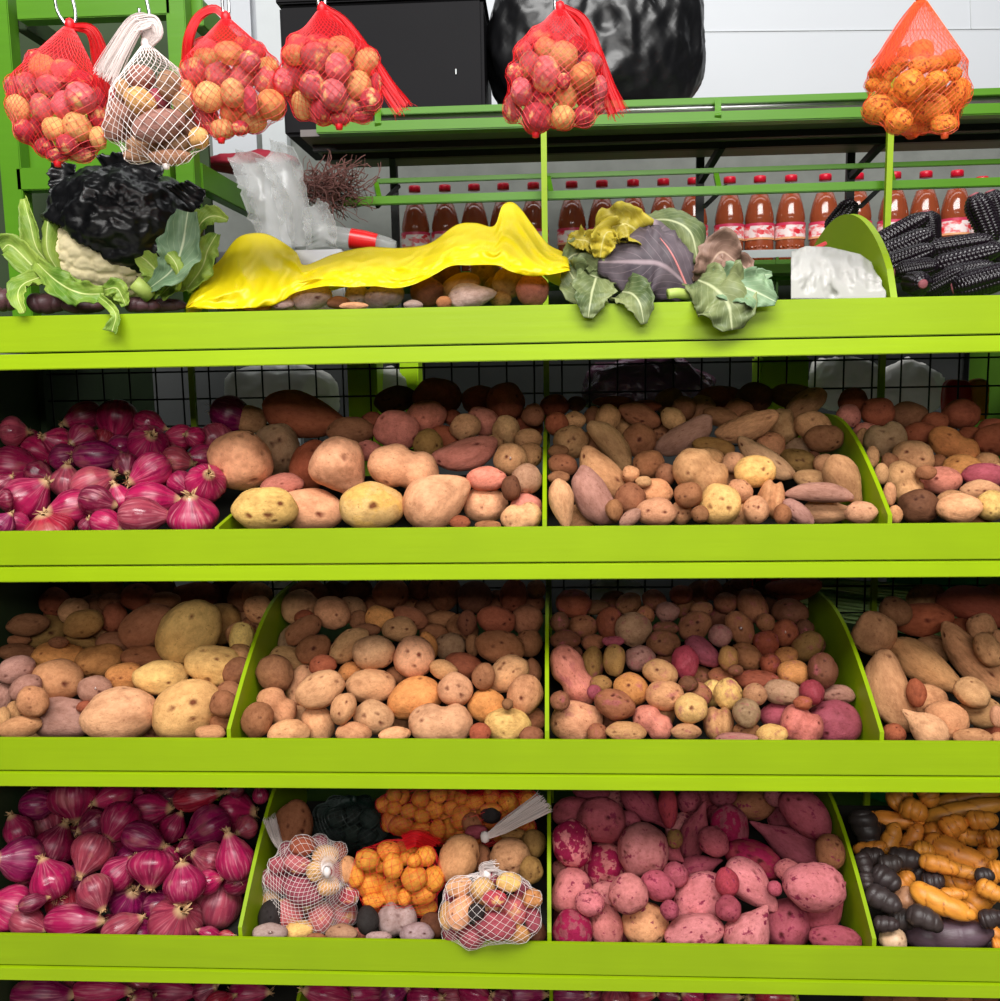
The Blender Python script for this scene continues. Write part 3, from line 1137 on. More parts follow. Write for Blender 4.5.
BINS['oca bin'] = dict(noun='oca tuber', kind='oca', row=3, xr=(886, 1000), top=[(850,820),(870,805),(910,790),(1000,790)], fr=12, fc='ook', txt='''
@ 840 785 4.634
400 65 48 46 80 o
590 58 156 38 -14 o | slim orange tuber lying at the very back
570 120 190 46 -13 o | longest orange tuber, lying across the back
650 165 66 44 0 o | stubby orange tuber with red eyes
610 240 78 40 5 o
715 250 40 40 0 o
270 170 122 44 6 o | level orange tuber at the back left
235 250 76 42 -60 o | upright orange tuber with a bent foot
140 292 72 32 -10 o
335 250 80 42 -55 o
460 230 74 46 30 o
550 320 148 58 25 o | fat orange tuber slanting down right
680 312 42 42 0 or | small round orange tuber
455 370 82 42 20 o
570 400 74 32 15 o
560 450 98 44 10 o
640 540 98 58 -35 o | reddish orange tuber with a grey cut end
470 550 138 52 28 o | bright carrot-like tuber in the front
520 508 64 32 0 o
670 660 92 38 30 o
720 400 38 52 0 o
400 310 44 40 0 o
320 305 44 24 0 o
700 490 62 42 20 o
505 695 182 74 -3 g | fat purple-grey tuber along the front board
385 410 68 60 20 k | knobbly black tuber in the middle
210 435 64 52 30 k
200 530 78 52 25 k | ridged black tuber by the curved divider
310 530 58 56 0 tr | tan cut-faced tuber
245 720 58 56 0 ar | pale cut-faced tuber in the front left corner
290 625 60 52 0 k
215 645 54 36 0 k
390 620 78 52 30 k | black tuber behind the purple-grey one
315 345 72 48 10 k
150 335 52 42 0 k
115 380 62 38 80 k
235 370 52 42 0 k
120 200 82 62 80 k | black tuber at the back left corner
185 215 42 42 0 k
700 620 52 42 0 k
690 730 42 28 0 k
670 420 42 34 0 k
110 450 40 32 80 k
732 740 30 32 0 o
435 450 48 48 0 k
''')
BINS['bottom left onion bin'] = dict(noun='onion', kind='onion', row=4, xr=(0, 262), top=[], fr=0, fc='nk', txt='''
@ 0 785 4.634
200 970 130 72 0 u | broad violet onion in the bottom left row
105 920 42 34 0 k
295 920 66 48 30 j
470 955 124 62 0 n | wide dark onion with frayed skin in the bottom row
640 925 72 44 200 j
645 1000 62 44 0 n
@ 120 785 4.634
250 960 112 62 0 n | red onion with a silvery torn patch, bottom row
605 960 90 62 0 n | pinkish onion beside the bottom divider
90 995 62 44 0 k
405 950 62 52 0 k
465 1000 62 44 0 r
''')
BINS['bottom middle onion bin'] = dict(noun='onion', kind='onion', row=4, xr=(272, 541), top=[], fr=0, fc='nk', txt='''
@ 240 785 4.634
300 970 106 62 190 n | onion with hairy roots at the bottom divider
540 965 112 58 180 n | wide onion with pale root hairs, bottom row
@ 390 785 4.634
25 965 64 54 0 u
165 985 78 58 0 n | torn-skinned onion under the netted bag
275 968 62 52 0 j
400 972 78 56 0 n
620 972 100 62 0 u | bright onion beside the bottom middle divider
510 985 46 50 0 k
''')
BINS['bottom right onion bin'] = dict(noun='onion', kind='onion', row=4, xr=(549, 835), top=[], fr=0, fc='nk', txt='''
@ 540 785 4.634
110 972 76 48 0 u | shiny violet onion right of the bottom middle divider
232 972 58 42 0 k
350 976 62 46 270 j | onion with a nest of dry roots
478 972 62 44 0 r | smooth red onion in the bottom row
600 968 60 38 0 k
700 975 60 44 0 n
@ 700 785 4.634
110 982 80 44 0 n | onion with hairy roots in the bottom right row
260 992 62 44 0 k
440 990 82 54 0 r | bright red onion by the bottom right divider
''')
BINS['bottom corner potato bin'] = dict(name='brown_potato', noun='potato', kind='potato', row=4, xr=(868, 1000), top=[], fr=0, fc='bd', txt='''
@ 840 785 4.634
180 995 62 34 0 d | left one of the potatoes in the bottom right corner
300 992 62 32 0 b | second potato in the bottom right corner
420 990 62 32 0 d | third potato in the bottom right corner
540 988 62 32 0 b | fourth potato in the bottom right corner
660 986 62 32 0 d | last potato in the bottom right corner
''')
# net bags: centre px, radii px, knot px, net colour, depth of the bag's middle behind the front boards, tail points
BAGS = []
BAGS.append(dict(label='leftmost red net bag', txt='''
@ 0 0 5.882
250 395 72 66 0 y
385 420 76 62 20 p
85 520 48 66 0 p
155 505 62 72 0 p
285 505 66 60 0 p
110 640 62 76 0 y
245 635 62 76 0 p
375 620 68 78 20 p
475 575 86 82 40 p
575 575 42 60 0 r
575 690 52 66 0 r
455 745 76 80 0 y
325 760 68 66 0 y
575 810 46 60 0 y
208 745 52 50 0 r
145 770 54 60 0 r
510 845 64 56 0 r
395 850 58 55 0 r
265 865 54 50 0 r
480 912 70 40 0 r
340 915 60 36 0 r
480 470 60 50 0 r
215 345 60 40 0 r
'''))
BAGS.append(dict(label='hanging white net bag', txt='''
@ 90 0 5
255 390 66 60 0 g
250 505 78 60 30 y
345 505 52 56 0 m
165 570 74 76 0 g
345 625 126 72 -15 g
400 430 60 70 0 e
165 445 34 46 0 t
120 645 46 58 0 g
290 725 98 56 0 e
430 715 76 56 0 e
485 620 56 60 0 g
545 690 48 50 0 y
400 785 100 36 0 e
240 775 66 34 0 e
470 520 52 58 0 e
'''))
BAGS.append(dict(label='looped red net bag', txt='''
@ 90 0 5
580 232 58 36 0 p
580 302 62 56 0 y
695 265 66 54 0 y
520 360 58 64 0 p
645 375 66 60 0 p
765 385 58 66 20 p
800 305 50 48 0 p
888 332 52 42 0 y
880 405 56 64 0 p
492 475 42 66 0 y
595 485 72 68 0 y
715 465 58 66 0 y
805 510 34 70 0 r
905 525 66 70 0 o
708 568 54 50 0 o
575 578 62 62 0 p
820 610 60 48 0 y
662 645 54 46 0 y
752 640 40 34 0 r
598 642 36 30 0 r
'''))
BAGS.append(dict(label='red net bag before the crate', txt='''
@ 260 0 5.882
200 325 66 56 0 y
225 255 60 46 0 p
330 340 86 78 0 p
478 290 76 66 20 y
460 400 72 78 0 p
340 250 72 44 0 r
195 430 64 86 0 p
305 500 74 76 0 p
628 370 70 80 30 y
580 505 72 76 0 y
430 560 75 85 0 p
250 620 60 76 0 y
140 485 52 72 0 p
652 590 60 66 0 r
535 640 66 54 0 p
375 655 72 72 0 r
690 500 40 66 0 r
600 690 56 32 0 r
470 700 54 34 0 r
'''))
BAGS.append(dict(label='red net bag before the sack', txt='''
@ 480 0 5.882
360 215 70 50 0 r
382 282 58 60 0 y
492 330 80 76 30 y
258 310 54 54 0 p
295 385 62 72 0 p
205 435 46 56 0 r
390 440 78 98 0 p
605 450 72 78 0 o
492 478 38 44 0 r
655 372 60 58 0 p
378 580 65 66 0 r
510 565 62 70 0 y
640 575 70 72 0 r
705 520 42 68 0 p
240 540 60 74 0 p
192 640 50 78 0 p
335 690 84 84 20 r
490 690 68 64 0 y
610 682 64 58 0 r
700 622 34 48 0 p
'''))
BAGS.append(dict(label='orange net bag', txt='''
@ 840 0 6.25
510 320 70 66 0 o
495 410 62 56 0 o
595 405 66 52 0 o
688 370 58 58 0 o
435 540 90 94 0 o
605 505 66 56 0 o
735 585 74 88 0 o
570 680 108 84 0 o
240 680 88 78 0 o
368 755 78 74 0 o
650 775 76 54 0 o
712 462 46 42 0 o
'''))
BAGS.append(dict(label='white net bag by the divider', txt='''
@ 240 785 4.634
290 280 56 44 0 w
265 365 60 42 15 p
395 325 58 44 0 y
350 400 42 44 0 y
185 450 72 46 20 m
290 490 96 56 20 m
410 466 50 42 0 y
145 535 42 44 0 y
215 597 74 64 10 p
380 612 58 66 0 p
472 590 68 64 0 p
440 405 48 46 0 r
455 308 38 38 0 w
502 515 42 42 0 r
185 370 50 36 0 m
120 430 30 38 0 m
'''))
BAGS.append(dict(label='orange tuber bag', txt='''
@ 240 785 4.634
592 345 54 46 0 o
605 455 66 66 0 o
540 420 34 50 0 o
688 308 52 44 0 o
708 375 46 56 0 o
700 495 50 62 0 o
620 535 52 32 0 o
@ 390 785 4.634
165 330 46 44 0 o
112 430 58 56 0 o
206 435 44 54 0 o
150 505 60 46 0 o
165 565 52 42 0 o
112 350 32 30 0 o
65 520 32 36 0 o
'''))
BAGS.append(dict(label='white net bag over the board', txt='''
@ 390 785 4.634
320 470 60 40 -15 a
430 482 56 48 0 y
550 452 56 42 0 y
660 525 44 40 0 o
578 578 68 64 0 p
490 650 90 60 10 m
325 590 56 74 20 a
402 588 38 36 0 k
285 685 40 42 0 m
380 705 58 50 0 m
262 605 30 58 0 y
482 525 56 36 0 r
662 620 34 58 0 m
592 688 60 38 0 o
'''))
BAGS.append(dict(label='red net at the back', txt='''
@ 390 785 4.634
50 50 42 38 0 o
142 62 40 38 0 o
225 48 40 34 0 o
20 108 34 30 0 o
90 122 40 32 0 o
205 112 44 42 0 o
285 108 38 34 0 o
395 78 42 36 0 o
470 48 36 36 0 o
550 78 46 46 0 o
635 62 46 42 0 o
55 185 58 46 0 o
146 200 46 36 0 o
330 150 44 56 20 o
220 208 36 46 0 o
272 205 30 48 0 o
335 60 36 32 0 o
148 145 36 30 0 o
470 112 50 28 0 o
@ 240 785 4.634
670 90 38 36 0 o
690 170 36 46 0 o
715 45 34 32 0 o
'''))
BAGS.append(dict(label='dark green net bag', txt='''
@ 240 785 4.634
368 200 50 46 0 k
445 150 48 46 0 k
525 140 46 44 0 k
600 155 46 46 0 k
640 205 42 44 0 k
440 235 48 42 0 k
520 220 50 46 0 k
590 235 44 40 0 k
500 285 40 30 0 k
385 130 40 36 0 k
'''))
# ------------------------------------------------------------------ tracing tables -> tubers lying on the sloping bins


GROW = 1.07


def parse(txt):
    out = []; x0 = y0 = 0; s = 1
    for line in txt.strip().splitlines():
        line = line.strip()
        if not line: continue
        if line[0] == '@':
            _, a, b, c = line.split(); x0, y0, s = float(a), float(b), float(c); continue
        head, _, phr = line.partition('|'); t = head.split()
        cx, cy, rx, ry, ang = (float(v) for v in t[:5]); code = t[5]
        out.append(dict(x=x0 + cx / s, y=y0 + cy / s, rx=rx / s * GROW, ry=ry / s * GROW, ang=ang, col=code[0], shp=code[1:] or '', phrase=phr.strip()))
    return out


def frame_at(x, y):
    d = ray(x, y).normalized(); r = (RT - d * RT.dot(d)).normalized(); u = r.cross(d)
    return r, d, u


def axes_of(it):
    """Unit axes and radii (metres per metre of depth) of a tuber's ellipsoid."""
    r, d, u = frame_at(it['x'], it['y']); a = math.radians(it['ang'])
    ax = r * math.cos(a) - u * math.sin(a); az = r * math.sin(a) + u * math.cos(a)
    return ax, d, az


XL, XM, XR = -0.4683, 0.0, 0.4743
LOW5 = (-0.43, 0.0, 0.41)
DIV = {2: ((XL, 0.20), (XM, 0.85), (XR, 1.0)), 3: ((XL, 1.10), (XM, 1.0), (XR, 1.0)), 4: ((XL, 1.18), (XM, 1.1), (XR, 0.95)), 5: tuple((x, 1.0) for x in LOW5)}


def div_h(Y, fac): return fac * 0.135 * math.sin(max(0, min(1, (Y + 0.01) / 0.31)) * PI / 2)


def keep_clear(it, c, A, B, ax, ay, az):
    """Move a tuber sideways off a divider or the end panel, and up off the bin's bed."""
    k = min((2, 3, 4, 5), key=lambda q: abs(lip(q) + 0.07 - c.z)); c = Vector(c)
    sx = math.sqrt((A * ax.x) ** 2 + (B * ay.x) ** 2 + (B * az.x) ** 2) + 0.004
    sz = math.sqrt((A * ax.z) ** 2 + (B * ay.z) ** 2 + (B * az.z) ** 2)
    for X, fac in DIV[k]:
        if abs(c.x - X) < sx and c.z - sz * 0.6 < lip(k) + div_h(c.y, fac):
            c.x = X + (sx if c.x > X else -sx)
    if c.x - sx < -0.930: c.x = -0.930 + sx
    bed = lip(k) - 0.070 + 0.36 * max(0, c.y - 0.12)
    if c.z - sz * 0.92 < bed: c.z = min(bed + sz * 0.92, c.z + 0.014)
    return c


def place_depths(items, z0, slope, ymin, ymax=0.375, step=0.004, tries=18, dflt=None):
    """Depth of each tuber: on the heap's slope, moved back along its line of sight until it no longer cuts into one in front."""
    done = []
    for it in sorted(items, key=lambda i: -(i['y'] + i['ry'] * 0.8) + (30 if i.get('fill') else 0)):
        dv = ray(it['x'], it['y'])
        rx, ry = it['rx'] / F, it['ry'] / F
        if dflt is None:
            # CAM.z + dv.z t = z0 + slope*(CAM.y + dv.y t)
            den = dv.z - slope * dv.y
            t = (z0 + slope * CAM.y - CAM.z) / den if abs(den) > 1e-6 else 1.6
            if not 0.5 < t < 1.78: t = 1.76
        else: t = dflt(it)
        rmin = min(rx, ry) * 1.45
        t = max(t, (ymin - CAM.y) / dv.y / (1 - rmin))
        t = min(t, (ymax - CAM.y) / dv.y)
        if it.get('fill'): t = min(t + 0.018, (ymax - CAM.y) / dv.y)
        ax, ay, az = axes_of(it); best = None
        for k in range(tries):
            c = CAM + dv * t; A, B = rx * t, ry * t; pen = 0.0
            for o in done:
                w = c - o['c']; L = w.length
                if L > A + B + o['R'] + 0.02: continue
                n = w / max(L, 1e-6)
                s = math.sqrt((A * n.dot(ax)) ** 2 + (B * n.dot(ay)) ** 2 + (B * n.dot(az)) ** 2)
                q = math.sqrt((o['A'] * n.dot(o['ax'])) ** 2 + (o['B'] * n.dot(o['ay'])) ** 2 + (o['B'] * n.dot(o['az'])) ** 2)
                pen = max(pen, (s + q) * 0.94 - L)
            if best is None or pen < best[0] - 1e-4: best = (pen, t)
            if pen <= 0.0005: break
            t += step
            if CAM.y + dv.y * t > ymax + 0.03: break
        t = best[1]; it['t'] = t; cc = keep_clear(it, CAM + dv * t, rx * t, ry * t, ax, ay, az) if dflt is None else CAM + dv * t
        it.update(c=cc, A=rx * t, B=ry * t, ax=ax, ay=ay, az=az, R=max(rx, ry) * t, pen=best[0]); done.append(it)


def relax(items, rounds=45, sep=0.97):
    """Let neighbours settle apart: mostly along the line of sight, a little sideways."""
    for it in items: it['c0'] = Vector(it['c']); it['d'] = ray(it['x'], it['y']).normalized()
    for rd in range(rounds):
        moved = 0
        for i, a in enumerate(items):
            for b in items[i + 1:]:
                w = b['c'] - a['c']; L = w.length
                if L > a['R'] + b['R']: continue
                n = w / max(L, 1e-6); s = 0
                for o in (a, b): s += math.sqrt((o['A'] * n.dot(o['ax'])) ** 2 + (o['B'] * n.dot(o['ay'])) ** 2 + (o['B'] * n.dot(o['az'])) ** 2)
                p = s * sep - L
                if p <= 0: continue
                moved += 1
                wa = b['R'] ** 2 / (a['R'] ** 2 + b['R'] ** 2)
                for o, f in ((a, -wa), (b, 1 - wa)):
                    m = n * (p * f * 0.5); al = o['d'] * m.dot(o['d']); o['c'] = o['c'] + al + (m - al) * 0.45
        for it in items:
            d = it['c'] - it['c0']; al = it['d'] * d.dot(it['d']); la = d - al
            if la.length > 0.009: la *= 0.009 / la.length
            c = it['c0'] + al + la; A, B = it['A'], it['B']
            sy = math.sqrt((A * it['ax'].y) ** 2 + (B * it['ay'].y) ** 2 + (B * it['az'].y) ** 2)
            c.y = min(max(c.y, 0.010 + sy * 0.96), 0.432 - sy)
            it['c'] = keep_clear(it, c, A, B, it['ax'], it['ay'], it['az'])
        if not moved: break


def shape_of(it, kind, rnd):
    s = it['shp'].rstrip('MEr') if kind != 'oca' else it['shp']
    if kind == 'oca':
        if 'r' in s: return 'r'
        return 'O' if it['col'] in 'kg' else 'o'
    if 'E' in it['shp']: return 'E'
    if s: return s[0]
    ph = it['phrase']
    if any(w in ph for w in ('navel', 'central eye', 'dark pit', 'hollow eye', 'end eye', 'dark slit', 'red eye', 'dark eye', 'sprout')): return 'N'
    if any(w in ph for w in ('pits', 'two-eyed', 'eyes', 'specks', 'freckled', 'pitted')): return 'D'
    if it['rx'] < 8.5: return 's'
    return 'r'


def put(it, name, cat, kind, group, mat, rnd, pal):
    spin = rnd.uniform(0, 2 * PI)
    rgb = jit(pal[it['col']][0], rnd)
    if kind == 'onion':
        r, d, u = frame_at(it['x'], it['y']); ang = it['ang']; tilt = rnd.uniform(0.1, 0.5)
        if 'f' in it['shp']: tilt = 1.15; ang = 290 if ang == 0 else ang
        elif ang == 0 and not it['phrase']:
            ang = rnd.choice([0, 20, 160, 180, 200, 340]) if it['rx'] > 1.15 * it['ry'] else rnd.uniform(0, 360); tilt = rnd.uniform(0, 0.9)
        a = math.radians(ang); inp = r * math.cos(a) - u * math.sin(a)
        X = (inp * math.cos(tilt) - d * math.sin(tilt)).normalized()
        Y = X.orthogonal().normalized(); Z = X.cross(Y)
        k = it['t'] / F
        sx = math.hypot(it['rx'] * math.cos(a), it['ry'] * math.sin(a)) * k; sr = math.hypot(it['rx'] * math.sin(a), it['ry'] * math.cos(a)) * k
        if tilt > 0.6: sr = (it['rx'] + it['ry']) / 2 * k; sx = sr
        sx *= 1.05
        me = rnd.choice(SHAPES['onion']); S = Vector((sx, sr, sr))
    else:
        X, Y, Z = it['ax'], it['ay'], it['az']; sh = shape_of(it, kind, rnd)
        A, B = it['A'], it['B']
        if B > A * 1.12 and sh in 'rsND': X, Z, A, B = Z, -X, B, A
        S = Vector((A, B, B)); me = rnd.choice(SHAPES[sh])
        if sh in 'rsb' and rnd.random() < 0.5: X, Z = -X, -Z
        if sh in 'k' : spin = rnd.choice([0, PI]) + rnd.uniform(-.4, .4)
        if sh in 'END': spin = 0
    Rm = Matrix((X, Y, Z)).transposed() @ Matrix.Rotation(spin, 3, 'X')
    o = link(name, me, None, smooth=False)
    o.matrix_world = Matrix.LocRotScale(it['c'], Rm.to_quaternion(), S)
    # one skin material per kind, coloured by the object's own colour
    if not me.materials: me.materials.append(mat)
    if me.materials[0] is not mat:
        o.material_slots[0].link = 'OBJECT'; o.material_slots[0].material = mat
    o.color = lin(rgb)
    if kind == 'onion' and not it.get('fill') and it['rx'] > 8:
        nk = link('dry_neck', NECKS[hash_s(str(it['x'])) % 4], M['papery'], o, False)
        if rnd.random() < 0.35 or 'root' in it['phrase']: link('root_tuft', HAIRS[hash_s(str(it['y'])) % 3], M['papery'], o, False)
    o['category'] = cat
    if group: o['group'] = group
    if 'sprout' in it['phrase']: link('sprout', SPROUT, M['sprout'], o)['label'] = 'pale sprout'
    it['obj'] = o
    return o


DIRS = [(0, 'right of'), (45, 'below and right of'), (90, 'below'), (135, 'below and left of'), (180, 'left of'), (225, 'above and left of'), (270, 'above'), (315, 'above and right of')]
USED = set()


def label_all(items, noun, where, pal, with_where=True):
    """Landmarks keep the phrase written for them; every other tuber is told apart by the landmark it lies next to."""
    marks = [i for i in items if i['phrase']]
    for m in marks:
        l = m['phrase'] + (' on the ' if 'shelf' in where else ' in the ') + where
        if len(l.split()) > 16: l = m['phrase']
        USED.add(l); m['obj']['label'] = l
    areas = sorted(i['rx'] * i['ry'] for i in items); n = len(areas)
    lo, hi = areas[n // 3], areas[2 * n // 3]

    def dirn(dx, dy):
        a = math.degrees(math.atan2(dy, dx)) % 360
        return min(range(8), key=lambda k: abs((a - DIRS[k][0] + 180) % 360 - 180))
    # the nearest thing in each of the eight directions of a landmark
    pairs = []
    for m in marks:
        for i in items:
            if i is m: continue
            dx, dy = i['x'] - m['x'], i['y'] - m['y']; pairs.append((math.hypot(dx, dy), dirn(dx, dy), m, i))
    pairs.sort(key=lambda p: p[0]); slot = {}; named = {id(m) for m in marks}; cnt = {}
    for dist, k, m, i in pairs:
        key = (id(m), k); cnt[key] = cnt.get(key, 0) + 1
        if id(i) in named: continue
        nth = cnt[key]
        if nth > 1: continue
        a = i['rx'] * i['ry']; size = 'small' if a < lo else 'large' if a > hi else 'medium'
        l = f"{size} {pal[i['col']][1]} {noun} just {DIRS[k][1]} the {m['phrase']}"
        if len(l.split()) > 16: l = l.split(' ', 1)[1]
        if l in USED or len(l.split()) > 16: continue
        USED.add(l); i['obj']['label'] = l; named.add(id(i))
    ords = ['', 'next', 'third', 'fourth', 'fifth', 'sixth', 'seventh', 'eighth', 'ninth']
    cnt = {}
    for dist, k, m, i in pairs:
        key = (id(m), k); cnt[key] = cnt.get(key, 0) + 1; nth = cnt[key]
        if id(i) in named or nth < 2 or nth > 9: continue
        l = f"{pal[i['col']][1]} {noun}, {ords[nth - 1]} one {DIRS[k][1]} the {m['phrase']}"
        if nth == 2: l = f"{pal[i['col']][1]} {noun} second in line {DIRS[k][1]} the {m['phrase']}"
        w = l.split()
        if len(w) > 16 or l in USED: continue
        USED.add(l); i['obj']['label'] = l; named.add(id(i))
    left = [i for i in items if id(i) not in named]
    for q, i in enumerate(left):
        m = min(marks, key=lambda m: math.hypot(m['x'] - i['x'], m['y'] - i['y']))
        l = f"{pal[i['col']][1]} {noun} close to the {m['phrase']}"
        for w_ in ('half hidden', 'mostly hidden', 'barely visible', 'shaded', 'deep-lying', 'wedged', 'overlapped', 'sunken', 'tucked-in'):
            if l not in USED: break
            l = f"{w_} {pal[i['col']][1]} {noun} close to the {m['phrase']}"
        USED.add(l); i['obj']['label'] = l


def fillers(items, b, rnd):
    """Tubers glimpsed in the gaps: deeper in the heap, where no traced one covers the view."""
    if not b['fr']: return []
    x0, x1 = b['xr']; top = b['top']; lipy = {1: 526, 2: 740, 3: 944}[b['row']]; out = []; r = b['fr']

    def topy(x):
        for (xa, ya), (xb, yb) in zip(top, top[1:]):
            if xa <= x <= xb: return ya + (yb - ya) * (x - xa) / (xb - xa)
        return top[0][1] if x < top[0][0] else top[-1][1]

    def clear(x, y):
        m = 99
        for i in items + out:
            a = math.radians(i['ang']); dx, dy = x - i['x'], y - i['y']
            u = dx * math.cos(a) + dy * math.sin(a); v = -dx * math.sin(a) + dy * math.cos(a)
            q = math.hypot(u / i['rx'], v / i['ry']); m = min(m, (q - 1) * min(i['rx'], i['ry']))
            if m <= 0: return m
        return m
    cand = []
    for gx in range(int(x0) + 4, int(x1) - 3, 5):
        for gy in range(int(topy(gx)) + 6, lipy - 4, 5):
            if x1 in (868, 838, 842):
                (xa, ya), (xb, yb) = {868: ((891, 522), (838, 418)), 838: ((881, 744), (815, 600)), 842: ((878, 948), (832, 795))}[x1]
                if gx > xa + (xb - xa) * (gy - ya) / (yb - ya) - 14: continue
            c = clear(gx, gy)
            if c > 1.6: cand.append((c, gx, gy))
    cand.sort(reverse=True)
    for c, gx, gy in cand:
        if len(out) >= 34: break
        if clear(gx, gy) > 1.6 and all(math.hypot(gx - o['x'], gy - o['y']) > r * 0.8 for o in out):
            k = rnd.uniform(0.95, 1.25)
            out.append(dict(x=gx, y=gy, rx=r * k, ry=r * k * 0.85, ang=rnd.uniform(-40, 40), col=rnd.choice(b['fc']), shp='', phrase='', fill=True))
    return out


ALL = {}
for where, b in BINS.items():
    rnd = random.Random(hash_s(where)); items = parse(b['txt']); kind = b['kind']
    items += fillers(items, b, rnd)
    z0 = lip(b['row'] + 1) + 0.012
    if b['row'] == 4: z0 = lip(5) + 0.03
    place_depths(items, z0, 0.42, 0.024)
    relax(items)
    for it in items:
        noun = b['noun']; nm = noun.replace(' ', '_').replace('red_onion', 'onion'); cat = noun; pal = PAL; mat = M['potato']
        if kind == 'onion': pal = PAL_ON; mat = M['onion']; nm = 'red_onion'
        elif kind == 'native': mat = M['native']
        elif kind == 'sweet': mat = M['redpatch'] if 'M' in it['shp'] or it['phrase'].find('blotch') >= 0 else M['sweet']
        elif kind == 'oca': pal = PAL_OC; mat = M['oca']; nm = 'oca_tuber' if it['col'] == 'o' else 'mashua_tuber'; cat = 'oca' if it['col'] == 'o' else 'mashua'
        if it['col'] == 'y' and 'patch' in it['phrase']: mat = M['yellowpatch']
        nm = b.get('name', nm)
        put(it, nm, cat, kind, f"{noun}s in the {where}", mat, rnd, pal)
    label_all(items, 'tuber' if kind == 'oca' else noun, where, PAL_OC if kind == 'oca' else PAL_ON if kind == 'onion' else PAL)
    ALL[where] = items
# ------------------------------------------------------------------ the rack
rack = empty('display_rack', (0, 0, 0), 'lime green produce rack with four stepped bins, dividers and wire backs', 'display rack')
for k in range(1, 5):
    z = lip(k)
    b = MB().box((-0.95, 0.0, z - 0.0505), (0.95, 0.006, z)); b.build('front_board', M['green'], rack, bevel=0.0012)
    b = MB().box((-0.95, -0.003, z - 0.0745), (0.95, 0.016, z - 0.0527)); b.build('lower_trim_board', M['trim'], rack, bevel=0.0012)
for k in range(2, 6):
    z = lip(k)
    # sloping bed of the bin and flat shelf behind the wire
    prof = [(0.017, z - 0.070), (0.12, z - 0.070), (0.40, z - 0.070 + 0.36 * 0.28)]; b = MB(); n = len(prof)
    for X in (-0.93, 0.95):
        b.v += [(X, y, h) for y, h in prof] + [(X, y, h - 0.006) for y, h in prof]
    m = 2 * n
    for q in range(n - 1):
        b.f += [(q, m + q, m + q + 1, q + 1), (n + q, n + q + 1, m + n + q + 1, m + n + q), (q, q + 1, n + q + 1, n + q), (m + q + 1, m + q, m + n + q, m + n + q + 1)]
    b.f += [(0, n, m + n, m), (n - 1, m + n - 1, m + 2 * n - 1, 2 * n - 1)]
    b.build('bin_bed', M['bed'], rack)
    MB().box((-0.93, 0.432, z - 0.06), (0.95, 0.90, z - 0.045)).build('back_shelf', M['green_dark'], rack)
MB().box((-0.95, 0.007, lip(1) - 0.042), (0.95, 0.60, lip(1) - 0.028)).build('top_shelf_board', M['green_dark'], rack)
MB().box((-0.958, 0.021, 0.0), (-0.932, 0.92, lip(1) - 0.045)).build('end_panel', M['endgreen'], rack)
MB().box((0.952, 0.021, 0.0), (0.978, 0.92, lip(1) - 0.045)).build('end_panel', M['green_dark'], rack)


def divider(X, k, fac, th=0.006, ye=0.40, y0=0.0065, top=False):
    z = lip(k); n = 28; b = MB(); prof = []
    for i in range(n + 1):
        Y = y0 + (ye - y0) * i / n
        if top:
            u = (Y - y0) / (ye - y0); h = 0.146 * max(0.0, math.sin(PI * u ** 0.85)) ** 0.75
        else: h = fac * 0.135 * math.sin(min(1, (Y + 0.01) / 0.31) * PI / 2)
        prof.append((Y, max(0.001, h)))
    low = -0.028 if top else -0.060
    for sx in (-1, 1):
        for Y, h in prof: b.v.append((X + sx * th / 2, Y, z + h))
        for Y, h in prof: b.v.append((X + sx * th / 2, Y, z + low + (0 if top else 0.36 * max(0, Y - 0.12) - 0.008)))
    m = n + 1
    for i in range(n):
        b.f += [(i, m + i, m + i + 1, i + 1), (2 * m + i, 2 * m + i + 1, 3 * m + i + 1, 3 * m + i), (i, i + 1, 2 * m + i + 1, 2 * m + i)]
    b.f += [(0, 2 * m, 3 * m, m), (m - 1, 2 * m - 1, 4 * m - 1, 3 * m - 1)]
    return b.build('divider' if not top else 'arched_divider', M['green'], rack)


divider(XL, 2, 0.20); divider(XM, 2, 0.85); divider(XR, 2, 1.0)
divider(XL, 3, 1.10); divider(XM, 3, 1.0); divider(XR, 3, 1.0)
divider(XL, 4, 1.18); divider(XM, 4, 1.1); divider(XR, 4, 0.95)
for X5 in LOW5: divider(X5, 5, 1.0)
divider(XR, 1, 1, 0.009, 0.60, 0.022, True)
# wire back panels: a 5 cm grid with a diagonal here and there, as one welded panel per bin row
for k in range(2, 5):
    z = lip(k); b = MB()
    for i in range(38): b.tube([(-0.92 + i * 0.05, 0.430, z + 0.06), (-0.92 + i * 0.05, 0.430, z + 0.262)], 0.0017, 5)
    for j in range(5): b.tube([(-0.93, 0.4335, z + 0.075 + j * 0.05), (0.95, 0.4335, z + 0.075 + j * 0.05)], 0.0017, 5)
    b.build('wire_back', M['wire'], rack, True)
# slim green uprights that carry the rails
for X in (-0.645, 0.002, 0.590):
    top = lip(1) + (0.40 if X > -0.3 else -0.05)
    MB().box((X - 0.005, 0.406, lip(5)), (X + 0.005, 0.416, top)).build('upright', M['green'], rack)
for x in (28, 42):
    p = P(x, 410, 0.41); MB().box((p.x - 0.010, 0.404, lip(5)), (p.x + 0.010, 0.416, lip(1) - 0.05)).build('upright', M['endgreen'], rack)


def rail(name, a, c, w, h, mat, parent, Ya, Yb=None):
    p, q = P(*a, Ya), P(*c, Yb if Yb is not None else Ya)
    b = MB().bar(p, q, w, h); return b.build(name, mat, parent, bevel=min(w, h) * 0.15)


